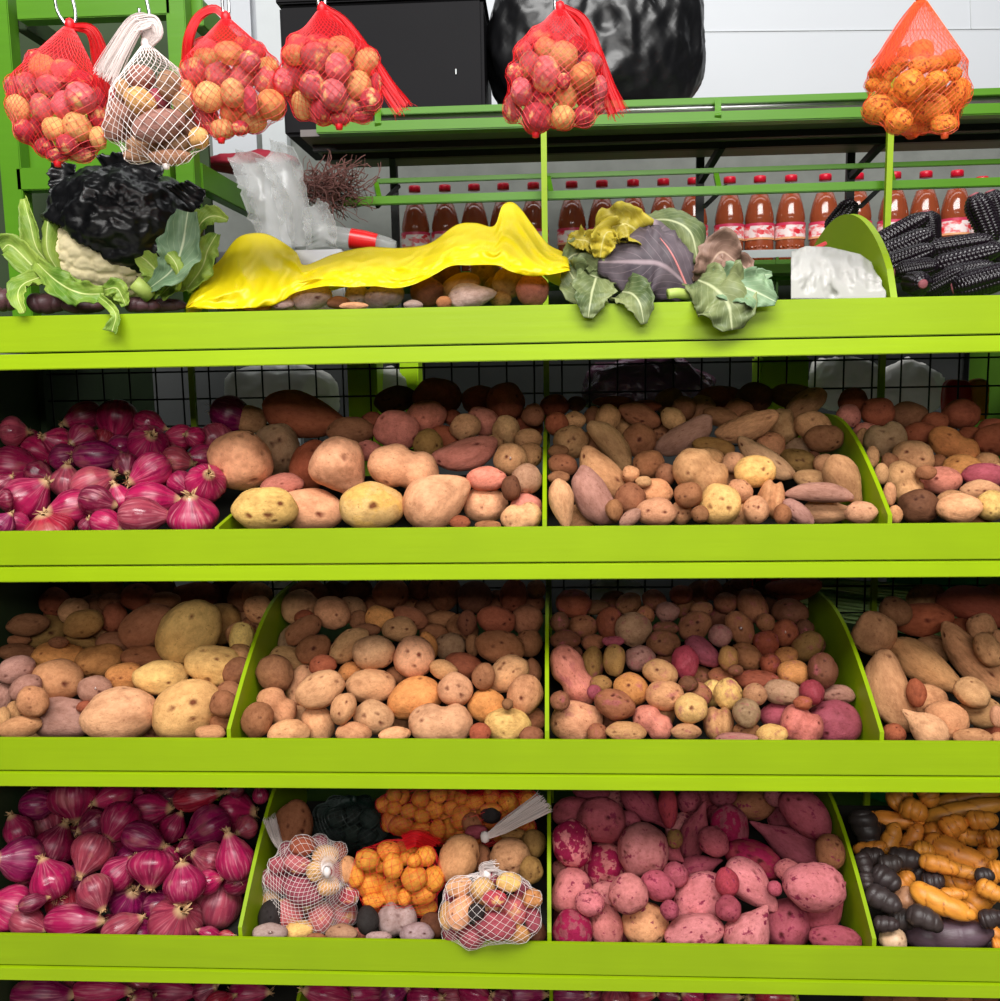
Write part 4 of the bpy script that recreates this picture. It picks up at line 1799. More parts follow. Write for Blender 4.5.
top_rack = empty('rail_shelf', (0, 0.4, lip(1)), 'green railed overhead shelf with steel pipe and dark deck above the bottles', 'overhead shelf')
D0, D1 = P(318, 130, 0.44), P(1004, 111, 0.44); zz = (D0.z + D1.z) / 2
MB().bar(D0, Vector((1.05, D1.y, D1.z)), 0.03, 0.019).build('front_rail', M['green_top'], top_rack, bevel=0.002)
C0, C1 = P(405, 112, 0.47), P(1004, 92, 0.47)
C0 = P(378, 112.5, 0.47)
MB().bar(C0, Vector((1.05, C1.y, C1.z)), 0.012, 0.012).build('upper_rail', M['green_top'], top_rack, bevel=0.001)
e0, e1 = P(318, 120, 0.48), P(1004, 99, 0.48)
MB().tube([e0, e1 + (e1 - e0) * 0.25], 0.0085, 14).build('steel_pipe', M['steel'], top_rack, True)
for x, ya, yb in ((378, 112, 129), (718, 101, 121)):
    MB().bar(P(x, ya, 0.46), P(x, yb - 3, 0.425), 0.011, 0.011).build('rail_bracket', M['green_top'], top_rack)
dz = P(660, 123, 0.46).z
MB().box((-0.437, 0.46, dz - 0.004), (1.05, 0.735, dz + 0.008)).build('deck', M['deck'], top_rack)
for yy in (0.52, 0.60): MB().box((-0.43, yy, dz - 0.016), (1.05, yy + 0.014, dz - 0.0045)).build('deck_bearer', M['black'], top_rack)
for px in (393, 701, 852, 1060):
    p = P(px, 175, 0.73); MB().box((p.x - 0.008, 0.737, lip(1) - 0.06), (p.x + 0.008, 0.749, dz + 0.005)).build('rear_upright', M['black'], top_rack)
    MB().bar((p.x + 0.02, 0.60, dz - 0.012), (p.x + 0.001, 0.737, dz - 0.05), 0.012, 0.012).build('brace', M['black'], top_rack)

low_rail = empty('guard_rail', (0, 0.44, lip(1) + 0.25), 'double green guard rail running in front of the bottle caps', 'rail')
B0, B1 = P(343, 202, 0.445), P(1004, 182, 0.445)
MB().bar(B0, B1 + (B1 - B0) * 0.2, 0.013, 0.015).build('lower_bar', M['green_top'], low_rail, bevel=0.0015)
A0, A1 = P(376, 181.5, 0.52), P(1004, 161.5, 0.52)
MB().bar(A0, A1 + (A1 - A0) * 0.2, 0.009, 0.009).build('upper_bar', M['green_top'], low_rail, bevel=0.001)
for x, ya, yb in ((376, 184, 198), (548, 178, 194), (716, 175, 189), (890, 169, 184)):
    MB().bar(P(x, ya, 0.515), P(x + 3, yb, 0.45), 0.009, 0.009).build('cross_piece', M['green_top'], low_rail)
for x in (385, 712, 868):
    MB().bar(P(x + 14, 186, 0.53), P(x - 8, 207, 0.46), 0.006, 0.006).build('strut', M['black'], low_rail)
# bottle shelf behind
zb = P(700, 272, 1.10).z
bs = empty('bottle_shelf', (0, 1.1, zb), 'low steel and green shelf carrying the row of juice bottles', 'shelf')
MB().box((-0.45, 0.93, zb - 0.022), (1.15, 1.290, zb - 0.002)).build('shelf_board', M['green_dark'], bs)
pz = P(700, 256, 1.035).z
MB().box((0.0, 1.028, pz - 0.008), (1.15, 1.034, pz + 0.010)).build('guard_bar', M['greypost'], bs)
for y in (264.5, 280):
    pz2 = P(700, y, 1.03).z; MB().box((0.0, 1.02, pz2 - 0.006), (1.15, 1.026, pz2 + 0.006)).build('green_bar', M['green_top'], bs)
for px in (745, 776, 690): 
    p = P(px, 262, 1.03); MB().box((p.x - 0.003, 1.015, zb - 0.08), (p.x + 0.003, 1.0195, p.z + 0.01)).build('bar_post', M['green_top'], bs)
for X in (-0.40, 1.10): MB().box((X - 0.012, 1.25, 0.0), (X + 0.012, 1.275, zb - 0.0225)).build('shelf_leg', M['black'], bs)

# left stall frame in the front plane
fr = empty('green_stall_frame', (-0.6, 0.0, lip(1)), 'green stall side frame with posts, rails and depth beams behind hanging bags', 'stall frame')
YF = 0.24


def fbar(name, x0, y0, x1, y1, Y0=YF, Y1=YF, th=0.03, mat='green_top'):
    a, c = P(x0, y0, Y0), P(x1, y0, Y0); d, e = P(x1, y1, Y1), P(x0, y1, Y1)
    xa, xb = (a.x + e.x) / 2, (c.x + d.x) / 2; za, zb_ = max(a.z, c.z), min(d.z, e.z)
    return MB().box((xa, Y0, zb_), (xb, Y0 + th, za)).build(name, M[mat], fr, bevel=0.0015)


for x0, x1 in ((-6, 15), (171, 190)):
    a, c = P(x0, 100, YF), P(x1, 100, YF); zt = P(90, -25, YF).z
    MB().box((a.x, YF, lip(1) - 0.026), (c.x, YF + 0.03, zt)).build('post', M['green_top'], fr, bevel=0.0015)
fbar('top_rail', 16, -3, 170, 14)
fbar('middle_rail', 16, 168, 170, 186)
a, c = P(16, 110, YF + 0.03), P(170, 170, YF + 0.03)
MB().box((a.x, YF + 0.031, c.z), (c.x, YF + 0.039, a.z)).build('green_panel', M['green_top'], fr)
a, c = P(10, -6, 0.42), P(190, 330, 0.42)
MB().box((P(-30, 0, 0.42).x, 0.42, lip(1) - 0.026), (P(200, 0, .42).x, 0.428, P(90, -10, .42).z)).build('rear_panel', M['endgreen'], fr)


def depth_beam(name, xa, ya, Yend, w, h, mat='green_top'):
    """Beam running from the front posts straight back."""
    p = P(xa, ya, YF + 0.031); MB().bar(p, Vector((p.x, Yend, p.z)), w, h).build(name, M[mat], fr, bevel=0.0015)


depth_beam('depth_beam', 196, 12, 1.10, 0.022, 0.042)
depth_beam('depth_beam', 196, 176, 0.62, 0.022, 0.042)
depth_beam('depth_beam', 20, 20, 0.41, 0.02, 0.03, 'endgreen')

# ------------------------------------------------------------------ the room behind
YW = 1.32
o = MB().box((-3.0, YW, P(500, 120, YW).z - 0.02), (3.0, YW + 0.08, 3.4)).build('wall_back', M['wallwhite']); tag(o, 'white panelled upper back wall of the market hall', 'wall', kind='structure')
o = MB().box((-3.0, YW - 0.03, 0.0), (3.0, YW + 0.08, lip(1) - 0.06)).build('wall_back_shade', M['base']); tag(o, 'back wall behind the wire backs, shade painted into its dark grey', 'wall', kind='structure')
o = MB().box((-3.0, YW - 0.02, lip(1) - 0.059), (3.0, YW + 0.08, P(500, 120, YW).z - 0.021)).build('wall_back_lower', M['cement']); tag(o, 'grey cement lower back wall behind the bottles', 'wall', kind='structure')
o = MB().box((-3.5, -4.5, -0.05), (3.5, YW + 0.08, -0.001)).build('floor', M['floor']); tag(o, 'bare concrete market floor', 'floor', kind='structure')
for n_, (x0, y0, x1, y1) in enumerate(((690, 31.5, 1020, 28.5), (970, -10, 971, 29))):
    p, q = P(x0, y0, YW - 0.001), P(x1, y1, YW - 0.001)
    o = MB().bar(p, q, 0.002, 0.003, (0, 1, 0)).build('trim_%d' % (n_ + 1), M['greypost']); tag(o, ('level' if n_ == 0 else 'upright') + ' thin joint strip between white wall panels', 'trim', kind='structure')
a, c = P(258, 60, 1.25), P(283, 60, 1.25)
o = MB().box((a.x, 1.25, 0), (c.x, 1.29, 3.2)).build('column', M['greypost'], bevel=0.002); tag(o, 'light grey square post behind the third hanging bag', 'post', kind='structure')
a, c = P(205, 60, 1.27), P(250, 60, 1.27)
o = MB().box((a.x, 1.293, P(230, 165, 1.3).z), (c.x, 1.30, 3.2)).build('trim_3', M['wallwhite']); tag(o, 'pale wall strip left of the grey post', 'trim', kind='structure')

# ------------------------------------------------------------------ black crate and black sack on the deck
a, c = P(281, 60, 0.505), P(484, 60, 0.505)
zt = P(380, 1, 0.505).z; zbm = dz + 0.009
cr = empty('black_crate', ((a.x + c.x) / 2, 0.62, zbm), 'black flat-sided crate on the overhead shelf left of the sack', 'crate')
b = MB().box((a.x, 0.505, zbm), (c.x, 0.725, zt)).build('box_body', M['crate'], cr, bevel=0.006)
MB().box((a.x - 0.004, 0.500, zt + 0.0005), (c.x + 0.003, 0.73, zt + 0.012)).build('box_lid', M['crate'], cr, bevel=0.003)
for px, py in ((456, 72),):
    p = P(px, py, 0.504); MB().box((p.x - 0.0012, 0.5025, p.z - 0.004), (p.x + 0.0012, 0.5048, p.z + 0.005)).build('paint_fleck', M['greypost'], cr)


def crumple(p, s, amp, off=0.0):
    """Ridged creases, like crushed film."""
    v = Vector((p.x * s + off, p.y * s - off, p.z * s + off * 0.5)); r = 0
    a = 1.0
    for _ in range(4):
        r += a * (1 - abs(noise.noise(v)) * 2.2); v = v * 2.03; a *= 0.5
    return amp * (r - 0.9)


def sack(name, centre, rad, sub, amp, s, mat, label, cat, power=2.6, off=0.0, zmin=None, stretch=None):
    bm = bmesh.new(); bmesh.ops.create_icosphere(bm, subdivisions=sub, radius=1.0)
    for v in bm.verts:
        p = v.co.normalized(); m = (abs(p.x) ** power + abs(p.y) ** power + abs(p.z) ** power) ** (-1 / power)
        q = Vector((p.x * m * rad[0], p.y * m * rad[1], p.z * m * rad[2]))
        w = Vector((q.x * (stretch[0] if stretch else 1), q.y * (stretch[1] if stretch else 1), q.z * (stretch[2] if stretch else 1)))
        q += p * (crumple(w, s, amp, off) + crumple(w, s * 3.1, amp * 0.22, off + 2))
        if zmin is not None and centre[2] + q.z < zmin: q.z = zmin - centre[2]
        v.co = q
    me = bpy.data.meshes.new(name); bm.to_mesh(me); bm.free()
    o = link(name, me, mat); o.location = centre; return tag(o, label, cat)


ctr = P(595, 48, 0.62); ctr.z = dz + 0.012 + 0.168
sack('black_sack', ctr, (0.205, 0.11, 0.172), 6, 0.012, 8.0, M['sackblack'], 'bulging black plastic sack on the overhead shelf behind a hanging bag', 'sack', 2.5, 3.0, dz + 0.0095, (0.9, 1.0, 0.5))

# ------------------------------------------------------------------ bottles
BOT = {}
zc = P(700, 178, 1.10).z; HB = zc - zb


def bottle_parts():
    h = HB; rb = 0.0365
    prof = [(0.0, 0.0), (rb * 0.80, 0.0), (rb * 0.97, 0.006), (rb, 0.015), (rb, h * 0.28), (rb * 0.97, h * 0.30), (rb * 0.97, h * 0.50), (rb, h * 0.52), (rb * 0.97, h * 0.57), (rb * 0.82, h * 0.68), (rb * 0.60, h * 0.79), (rb * 0.42, h * 0.87), (rb * 0.36, h * 0.91), (rb * 0.36, h * 0.955)]
    b = MB().lathe(prof, 28); BOT['body'] = b.mesh('bottle_body')
    ins = [(0.0, 0.003)] + [(r * 0.95, z + 0.003) for r, z in prof[1:] if z < h * 0.78] + [(rb * 0.56, h * 0.80), (0.0, h * 0.802)]
    BOT['juice'] = MB().lathe(ins, 28).mesh('bottle_juice')
    rc = rb * 0.40
    c = MB(); pr = [(0, h * 0.935), (rc, h * 0.935), (rc, h * 0.985), (rc * 0.93, h), (0, h)]; c.lathe(pr, 28); BOT['cap'] = c.mesh('bottle_cap')
    n = 28; l = MB(); r = rb * 0.99 
    for z in (h * 0.315, h * 0.36, h * 0.41, h * 0.45, h * 0.49):
        l.v += [(r * math.cos(2 * PI * q / n), r * math.sin(2 * PI * q / n), z) for q in range(n + 1)]
    for j in range(4):
        for q in range(n): a = j * (n + 1) + q; l.f.append((a, a + 1, a + n + 2, a + n + 1))
    me = l.mesh('bottle_label'); uvgrid(me, n + 1, 5); BOT['label'] = me
    g = MB()
    for i in range(7):
        for j in range(5):
            a = -PI / 2 + (i - 3) * 0.26; z = h * (0.07 + 0.042 * j)
            p = Vector((rb * math.cos(a), rb * math.sin(a), z)); t = Vector((-math.sin(a), math.cos(a), 0)) * 0.0028
            g.v += [tuple(p - t + Vector((0, 0, -.0025)) + p.normalized() * 0.0002), tuple(p + t + Vector((0, 0, -.0025))), tuple(p + t + Vector((0, 0, .0025))), tuple(p - t + Vector((0, 0, .0025))), tuple(p + Vector((p.x, p.y, 0)).normalized() * 0.0018)]
            k = len(g.v) - 5; g.f += [(k, k + 1, k + 4), (k + 1, k + 2, k + 4), (k + 2, k + 3, k + 4), (k + 3, k, k + 4)]
    BOT['grip'] = g.mesh('grip_dimple')


bottle_parts()
caps = [416, 446, 475, 504, 534, 572, 602, 633, 663, 693, 729, 759, 790, 824, 856, 893, 924, 955, 980]
ordn = ['first', 'second', 'third', 'fourth', 'fifth', 'sixth', 'seventh', 'eighth', 'ninth', 'tenth', 'eleventh', 'twelfth', 'thirteenth', 'fourteenth', 'fifteenth', 'sixteenth', 'seventeenth', 'eighteenth', 'last']
notes = {0: 'leftmost red-capped juice bottle above the yellow plastic bag', 3: 'juice bottle partly behind the yellow bag\'s raised peak', 4: 'juice bottle just left of the middle upright, beside the yellow peak',
         5: 'juice bottle just right of the middle upright', 9: 'darkest juice bottle, right behind the cabbage', 10: 'juice bottle right of the darkest one, above the hanging cabbage leaf',
         13: 'juice bottle just left of the arched divider\'s corn tip', 14: 'juice bottle behind the arched divider', 15: 'juice bottle behind the right green upright', 16: 'juice bottle just right of the right green upright', 17: 'juice bottle with label showing above the purple corn',
         18: 'half empty clear-necked juice bottle at the far right'}
for i, px in enumerate(caps):
    yb = 272 - (px - 700) * 0.0305; Yb = 1.10 if i < 18 else 1.19
    p = P(px, yb - 40, Yb)
    e = empty('juice_bottle', (p.x, Yb, zb), notes.get(i, f'red-brown juice bottle, {ordn[i]} from the left in the bottle row'), 'bottle', 'juice bottles on the back shelf')
    e.rotation_euler.z = RND.uniform(-0.5, 0.5)
    link('bottle_body', BOT['body'], M['pet'], e); link('juice', BOT['juice'], M['juice'], e); link('cap', BOT['cap'], M['cap'], e)
    link('label', BOT['label'], M['label'], e); link('grip_pattern', BOT['grip'], M['juice'], e, False)
# ------------------------------------------------------------------ net bags and what they hold
def bezier(pts, n):
    """Catmull-Rom through the points."""
    pts = [Vector(p) for p in pts]; q = [pts[0] * 2 - pts[1]] + pts + [pts[-1] * 2 - pts[-2]]; out = []
    m = len(pts) - 1
    for i in range(n + 1):
        f = i / n * m; k = min(int(f), m - 1); t = f - k; a, b, c, d = q[k:k + 4]
        out.append(0.5 * ((2 * b) + (c - a) * t + (2 * a - 5 * b + 4 * c - d) * t * t + (3 * b - a - 3 * c + d) * t ** 3))
    return out


def tail(pts, w0, w1, mat_s, mat_f, parent, rnd, n=26, fray=0.4, sr=0.0006, th=0.35):
    """Gathered netting: a pleated film with loose strands along it."""
    sp = bezier(pts, 18); L = len(sp); rows = []; d = FW
    strands = MB()
    side = []
    for j, p in enumerate(sp):
        t = (sp[min(j + 1, L - 1)] - sp[max(0, j - 1)]).normalized(); s = t.cross(d).normalized(); side.append(s)
        w = w0 + (w1 - w0) * (j / (L - 1)); m = 15
        rows.append([p + s * (w * (q / (m - 1) - 0.5)) + d * (w * th * (0.5 if q % 2 else -0.5)) for q in range(m)])
    f = MB().grid(rows); f.build('gathered_net', mat_f, parent, True)
    for k in range(n):
        o = rnd.uniform(-0.5, 0.5); dd = rnd.uniform(-0.6, 0.6); pts2 = []
        o2 = o + rnd.uniform(-0.15, 0.15)
        for j, p in enumerate(sp):
            w = w0 + (w1 - w0) * (j / (L - 1)); a = j / (L - 1)
            pts2.append(p + side[j] * w * (o + (o2 - o) * a) + d * w * th * dd + side[j] * 0.0006 * math.sin(9 * a + k))
        e = (pts2[-1] - pts2[-3]).normalized(); pts2.append(pts2[-1] + (e + side[-1] * rnd.uniform(-fray, fray)).normalized() * rnd.uniform(0.001, 0.010))
        strands.tube(pts2, sr, 3)
    strands.build('loose_strands', mat_s, parent)


def net_bag(b, spec):
    rnd = random.Random(hash_s(b['label'])); items = parse(b['txt']); cx, cy, rx, ry, Y = spec['c']
    C = P(cx, cy, Y); dpt = depth(C); r, d, u = frame_at(cx, cy)
    Rx, Rz = rx * dpt / F, ry * dpt / F; Ry = spec.get('ry', 0.8) * min(Rx, Rz * 1.3)

    def dflt(it):
        q = ((it['x'] - cx) / rx) ** 2 + ((it['y'] - cy) / ry) ** 2
        yy = Y - (Ry * 1.0 - min(it['rx'], it['ry']) * dpt / F * 0.9) * math.sqrt(max(0.02, 1 - q))
        dv = ray(it['x'], it['y']); return (yy - CAM.y) / dv.y
    # more of the same, glimpsed between the front ones
    rf = {'tuber': 7.5}.get(spec['noun'], 9.0); cols = [i['col'] for i in items if i['col'] not in 'yk'] or ['k']; more = []
    for gy in np.arange(cy - ry * 0.9, cy + ry * 0.9, 3.5):
        for gx in np.arange(cx - rx * 0.9, cx + rx * 0.9, 3.5):
            if ((gx - cx) / rx) ** 2 + ((gy - cy) / ry) ** 2 > 0.74: continue
            if all(math.hypot((gx - i['x']) / i['rx'], (gy - i['y']) / i['ry']) > 1.12 for i in items) and all(math.hypot(gx - i['x'], gy - i['y']) > rf * 1.25 for i in more):
                more.append(dict(x=gx, y=gy, rx=rf, ry=rf * 0.9, ang=rnd.uniform(-50, 50), col=rnd.choice(cols), shp='', phrase='', fill=True))
    for it in more: it['t'] = 0
    base_dflt = dflt
    dflt = lambda it: base_dflt(it) + (0.016 if it.get('fill') else 0)
    place_depths(items + more, 0, 0, -9, 9, 0.003, 10, dflt); items += more
    kind = spec['noun']; grp = kind + 's in the ' + b['label']
    for it in items:
        mat = M['pinkeye'] if it['col'] in 'pry' and spec.get('two') else M['potato']
        if it['col'] == 'o' and 'tuber' in kind: mat = M['olluco']
        if spec.get('stripe'): mat = M['redbark']
        pal = dict(PAL); pal['o'] = ((238, 158, 62), 'orange') if kind == 'tuber' else ((212, 150, 92), 'orange'); pal['p'] = ((206, 108, 114), 'pink'); pal['r'] = ((184, 68, 82), 'red'); pal['y'] = ((234, 184, 118), 'pale yellow')
        if 'green' in b['label']: pal['k'] = ((40, 48, 46), 'near-black')
        put(it, 'small_potato' if kind == 'potato' else 'orange_tuber', kind, 'bag', grp, mat, rnd, pal)
    # told apart by their place in the bag: rows from the top, counted from the left
    rows = []
    for it in sorted(items, key=lambda i: i['y']):
        for rw in rows:
            if abs(np.mean([q['y'] for q in rw]) - it['y']) < 5.5: rw.append(it); break
        else: rows.append([it])
    on = ['first', 'second', 'third', 'fourth', 'fifth', 'sixth', 'seventh', 'eighth', 'ninth', 'tenth', 'eleventh']
    for j, rw in enumerate(rows):
        rw.sort(key=lambda i: i['x'])
        for q, it in enumerate(rw):
            rowt = 'topmost row' if j == 0 else 'lowest row' if j == len(rows) - 1 else on[j] + ' row'
            pos = 'alone in' if len(rw) == 1 else 'leftmost in' if q == 0 else 'rightmost in' if q == len(rw) - 1 else on[q] + ' from left in'
            l = f"{PAL[it['col']][1] if it['col'] != 'o' else 'orange'} {kind}, {pos} {rowt} of {b['label']}"
            USED.add(l); it['obj']['label'] = l
    # the net itself
    root = empty('net_bag', C, spec['label'], 'net bag', None)
    K = P(*spec['knot'], Y + spec.get('ky', 0)); ax = spec.get('axis')
    A = (r * ax[0] + d * ax[1] + u * ax[2]).normalized() if ax else (K - C).normalized()
    e1 = A.orthogonal().normalized(); e2 = A.cross(e1); ph0 = math.radians(spec.get('ph', 62))
    vs, fs, off = [], [], 0
    for it in items:
        o = it['obj']; mw = o.matrix_world; me = o.data
        vs += [mw @ v.co for v in me.vertices]; fs += [tuple(off + i for i in p.vertices) for p in me.polygons]; off = len(vs)
    bvh = BVHTree.FromPolygons(vs, fs)

    def ell(n): return C + r * (n.dot(r) * Rx) + d * (n.dot(d) * Ry) + u * (n.dot(u) * Rz)

    def base(ph, th):
        pe = max(ph, ph0); n = A * math.cos(pe) + (e1 * math.cos(th) + e2 * math.sin(th)) * math.sin(pe)
        p = ell(n)
        if ph < ph0:
            s = 1 - ph / ph0; p = p.lerp(K + (e1 * math.cos(th) + e2 * math.sin(th)) * 0.004, s)
        return p
    NI, NJ = spec.get('n', (40, 40))
    pos = [[base(PI * (0.02 + 0.975 * j / NJ), 2 * PI * (i + 0.5 * (j % 2)) / NI) for i in range(NI)] for j in range(NJ + 1)]
    D = [[(pos[j][i] - C).length for i in range(NI)] for j in range(NJ + 1)]
    Hh = [[0.0] * NI for _ in range(NJ + 1)]; cur = [[0.0] * NI for _ in range(NJ + 1)]
    for j in range(NJ + 1):
        for i in range(NI):
            n = (pos[j][i] - C).normalized(); s = C + n * (D[j][i] * 1.9 + 0.03)
            h = bvh.ray_cast(s, -n, D[j][i] * 1.9 + 0.03)
            hr = (h[0] - C).length + 0.0022 if h[0] is not None else 0
            cone = PI * j / NJ < ph0 * 0.96
            Hh[j][i] = max(hr, D[j][i]) if cone else max(hr, D[j][i] * 0.86)
            cur[j][i] = Hh[j][i]
    for _ in range(14):
        new = [row[:] for row in cur]
        for j in range(1, NJ):
            for i in range(NI):
                k = j % 2; nb = (cur[j - 1][i] + cur[j - 1][(i - 1 + 2 * k) % NI] + cur[j + 1][i] + cur[j + 1][(i - 1 + 2 * k) % NI]) / 4
                new[j][i] = max(Hh[j][i], nb - 0.0004)
        cur = new
    V = [[C + (pos[j][i] - C).normalized() * cur[j][i] for i in range(NI)] for j in range(NJ + 1)]
    for i in range(NI): V[NJ][i] = V[NJ][i] - Vector((0, 0, 0.004))
    m = MB(); sr = spec.get('sr', 0.00027)
    for j in range(NJ):
        for i in range(NI):
            k = j % 2
            for ii in (i, (i - 1 + 2 * k) % NI):
                a, c = V[j][i], V[j + 1][ii]; t = c - a
                if t.length < 1e-6: continue
                o1 = t.orthogonal().normalized() * sr; o2 = t.normalized().cross(o1); q = len(m.v)
                for p in (a, c):
                    for g in range(3): m.v.append(tuple(p + o1 * math.cos(2.094 * g) + o2 * math.sin(2.094 * g)))
                m.f += [(q, q + 1, q + 4, q + 3), (q + 1, q + 2, q + 5, q + 4), (q + 2, q, q + 3, q + 5)]
    m.build('netting', M[spec['mat']], root)
    if spec.get('film'):
        jt = int(NJ * ph0 / PI * 1.02)
        g = MB().grid([[C + (V[j][i % NI] - C) * 0.997 for i in range(NI + 1)] for j in range(jt, NJ + 1)]); g.build('fine_mesh', M[spec['film']], root, True)
        g = MB().grid([[C + (V[j][i % NI] - C) * 0.997 for i in range(NI + 1)] for j in range(0, jt + 1)]); g.build('stretched_top', M[spec['film'].replace('film', 'top')], root, True)
    if spec.get('tie', True):
        kn = MB(); prof = [(0.0, -0.010), (0.004, -0.008), (0.0065, 0.0), (0.005, 0.006), (0.0, 0.009)]
        kn.lathe(prof, 12); kn.v = [tuple(K + Vector(p)) for p in kn.v]; kn.build('hanging_knot' if Y < 0 else 'knot', M[spec['mat']], root, True)
    if Y < 0:
        lo_ = min(vs, key=lambda v: v.z); nb = MB().lathe([(0.0, -0.006), (0.004, -0.005), (0.005, 0.0), (0.003, 0.006), (0.0, 0.007)], 10)
        nb.v = [tuple(lo_ + Vector(p)) for p in nb.v]; nb.build('bottom_tie', M[spec['mat']], root, True)
    for tl in spec.get('tails', []):
        pts = [P(x, y, Y + yo) for x, y, yo in tl['p']]
        tail(pts, tl['w'][0] * dpt / F, tl['w'][1] * dpt / F, M[spec['mat']], M[tl['m']], root, rnd, tl.get('n', 26), tl.get('fray', 0.5), spec.get('sr', 0.00036))
    return items


YB = -0.085
specs = [
    dict(c=(58, 112, 51, 50, YB), knot=(70, 25), noun='potato', two=1, mat='netred', film='filmred', label='leftmost red net bag of small pink and yellow potatoes, hanging on a hook',
         tails=[dict(p=[(72, 27, 0), (92, 32, 0.0), (102, 62, 0.01), (106, 98, 0.02)], w=(7, 22), m='tailred')]),
    dict(c=(159, 117, 52, 47, YB), knot=(146, 44), noun='potato', mat='netwhite', sr=0.0004, n=(30, 30), label='white net bag of brown and mauve potatoes hanging between two red ones',
         tails=[dict(p=[(147, 46, 0), (149, 33, -0.005), (146, 22, -0.005), (134, 26, -0.01), (118, 52, -0.015), (107, 74, -0.015)], w=(9, 22), m='tailwhite', n=110), dict(p=[(150, 44, -.004), (158, 34, -0.006), (154, 22, -0.008), (140, 24, -0.010)], w=(8, 14), m='tailwhite', n=30)]),
    dict(c=(233, 87, 51, 51, YB), knot=(226, 18), noun='potato', two=1, mat='netred', film='filmred', label='red net bag of potatoes with a looped red handle, third from left',
         tails=[dict(p=[(227, 18, 0), (214, 9, 0.0), (198, 18, 0.0), (189, 38, 0.0), (187, 62, 0.01)], w=(7, 11), m='tailred')]),
    dict(c=(331, 80, 52, 46, YB), knot=(322, 9), noun='potato', two=1, mat='netred', film='filmred', label='red net bag of potatoes hanging in front of the black crate',
         tails=[dict(p=[(324, 9, 0), (345, 24, 0.0), (372, 62, 0.0), (388, 88, 0.0), (403, 108, 0.0)], w=(8, 19), m='tailred')]),
    dict(c=(556, 82, 51, 49, YB), knot=(560, 8), noun='potato', two=1, mat='netred', film='filmred', label='red net bag of potatoes hanging in front of the black sack',
         tails=[dict(p=[(563, 8, 0), (583, 22, 0.0), (598, 60, 0.0), (608, 90, 0.0), (617, 112, 0.0)], w=(8, 18), m='tailred')]),
    dict(c=(917, 92, 53, 47, YB), knot=(921, -2), noun='tuber', stripe=1, mat='netorange', film='filmorange', label='orange net bag of striped orange tubers at the top right',
         tails=[dict(p=[(918, 4, 0), (905, 22, 0), (888, 52, 0.0), (879, 66, 0)], w=(8, 17), m='tailorange', fray=0.2)]),
    dict(c=(311, 883, 45, 48, 0.115), knot=(327, 872), ky=-0.060, axis=(0.35, -0.85, 0.25), ph=15, noun='potato', two=1, mat='netwhite', sr=0.0003, label='white net bag of mixed potatoes beside the left divider, tie facing out',
         tails=[dict(p=[(284, 850, 0.03), (277, 840, 0.03), (270, 820, 0.03)], w=(6, 13), m='tailwhite', n=30)]),
    dict(c=(396, 879, 48, 38, 0.125), knot=(415, 842), noun='tuber', mat='netred', film=None, n=(30, 26), sr=0.00028, ph=40, label='bag of shiny orange tubers with red netting at the top, middle of bin', tie=False,
         tails=[dict(p=[(404, 842, -.02), (418, 838, -0.02), (434, 846, 0.0)], w=(14, 18), m='tailred')]),
    dict(c=(491, 909, 51, 38, 0.022), knot=(487, 875), noun='potato', two=1, mat='netwhite', sr=0.00033, n=(30, 28), ph=48, label='white net bag of mixed potatoes slumping over the front board',
         tails=[dict(p=[(487, 876, 0), (484, 868, 0), (494, 866, -.004)], w=(8, 10), m='tailwhite', n=24)]),
    dict(c=(462, 818, 82, 30, 0.24), knot=(470, 795), noun='tuber', mat='netred', film='filmred', ry=0.6, n=(36, 26), sr=0.0003, ph=30, tie=False, label='long red net bag of orange tubers at the back of the bin'),
    dict(c=(349, 824, 42, 26, 0.26), knot=(354, 800), noun='potato', mat='netgreen', sr=0.0005, n=(30, 24), ph=40, label='dark green net bag of near-black potatoes at the back of the bin'),
]
for b, s in zip(BAGS, specs): net_bag(b, s)
# a further white tail sticks out of a bag whose body lies behind the tan potatoes
rt = empty('net_tail', P(486, 837, 0.16), 'tied white net tail sticking out above the tan potatoes in the net bag bin', 'net')
tail([P(486, 837, 0.15), P(505, 826, 0.14), P(542, 803, 0.12)], 0.008, 0.030, M['netwhite'], M['tailwhite'], rt, RND, 70, 0.25, 0.00055)
kn = MB().lathe([(0.0, -0.011), (0.007, -0.006), (0.008, 0.002), (0.006, 0.008), (0, 0.010)], 12); kn.v = [tuple(P(485, 837, 0.15) + Vector(p)) for p in kn.v]; kn.build('knot', M['netwhite'], rt, True)

hooks = [('leftmost red net bag', [(54, -6), (57, 10), (63, 21), (69, 27), (75, 22), (75, 10), (71, -6)]),
         ('white net bag', [(139, 8), (140, 24), (143, 37), (148, 42), (151, 30), (149, 12), (145, -6)]),
         ('red net bag with the looped handle', [(222, -6), (223, 10), (226, 20), (229, 12), (228, -6)]),
         ('red net bag before the black crate', [(317, -6), (319, 6), (322, 11), (325, 5), (324, -6)]),
         ('red net bag before the black sack', [(555, -6), (555, 8), (557, 14), (561, 10)])]
for nm, pts in hooks:
    o = MB().tube(bezier([P(x, y, YB - 0.004 + 0.002 * i) for i, (x, y) in enumerate(pts)], 30), 0.0020, 8).build('steel_hook', M['steel'], None, True)
    tag(o, 'bent steel wire hook holding the ' + nm, 'hook')

# ------------------------------------------------------------------ top shelf: tubers under the yellow bag, purple tubers at left, corn
T = lip(1)


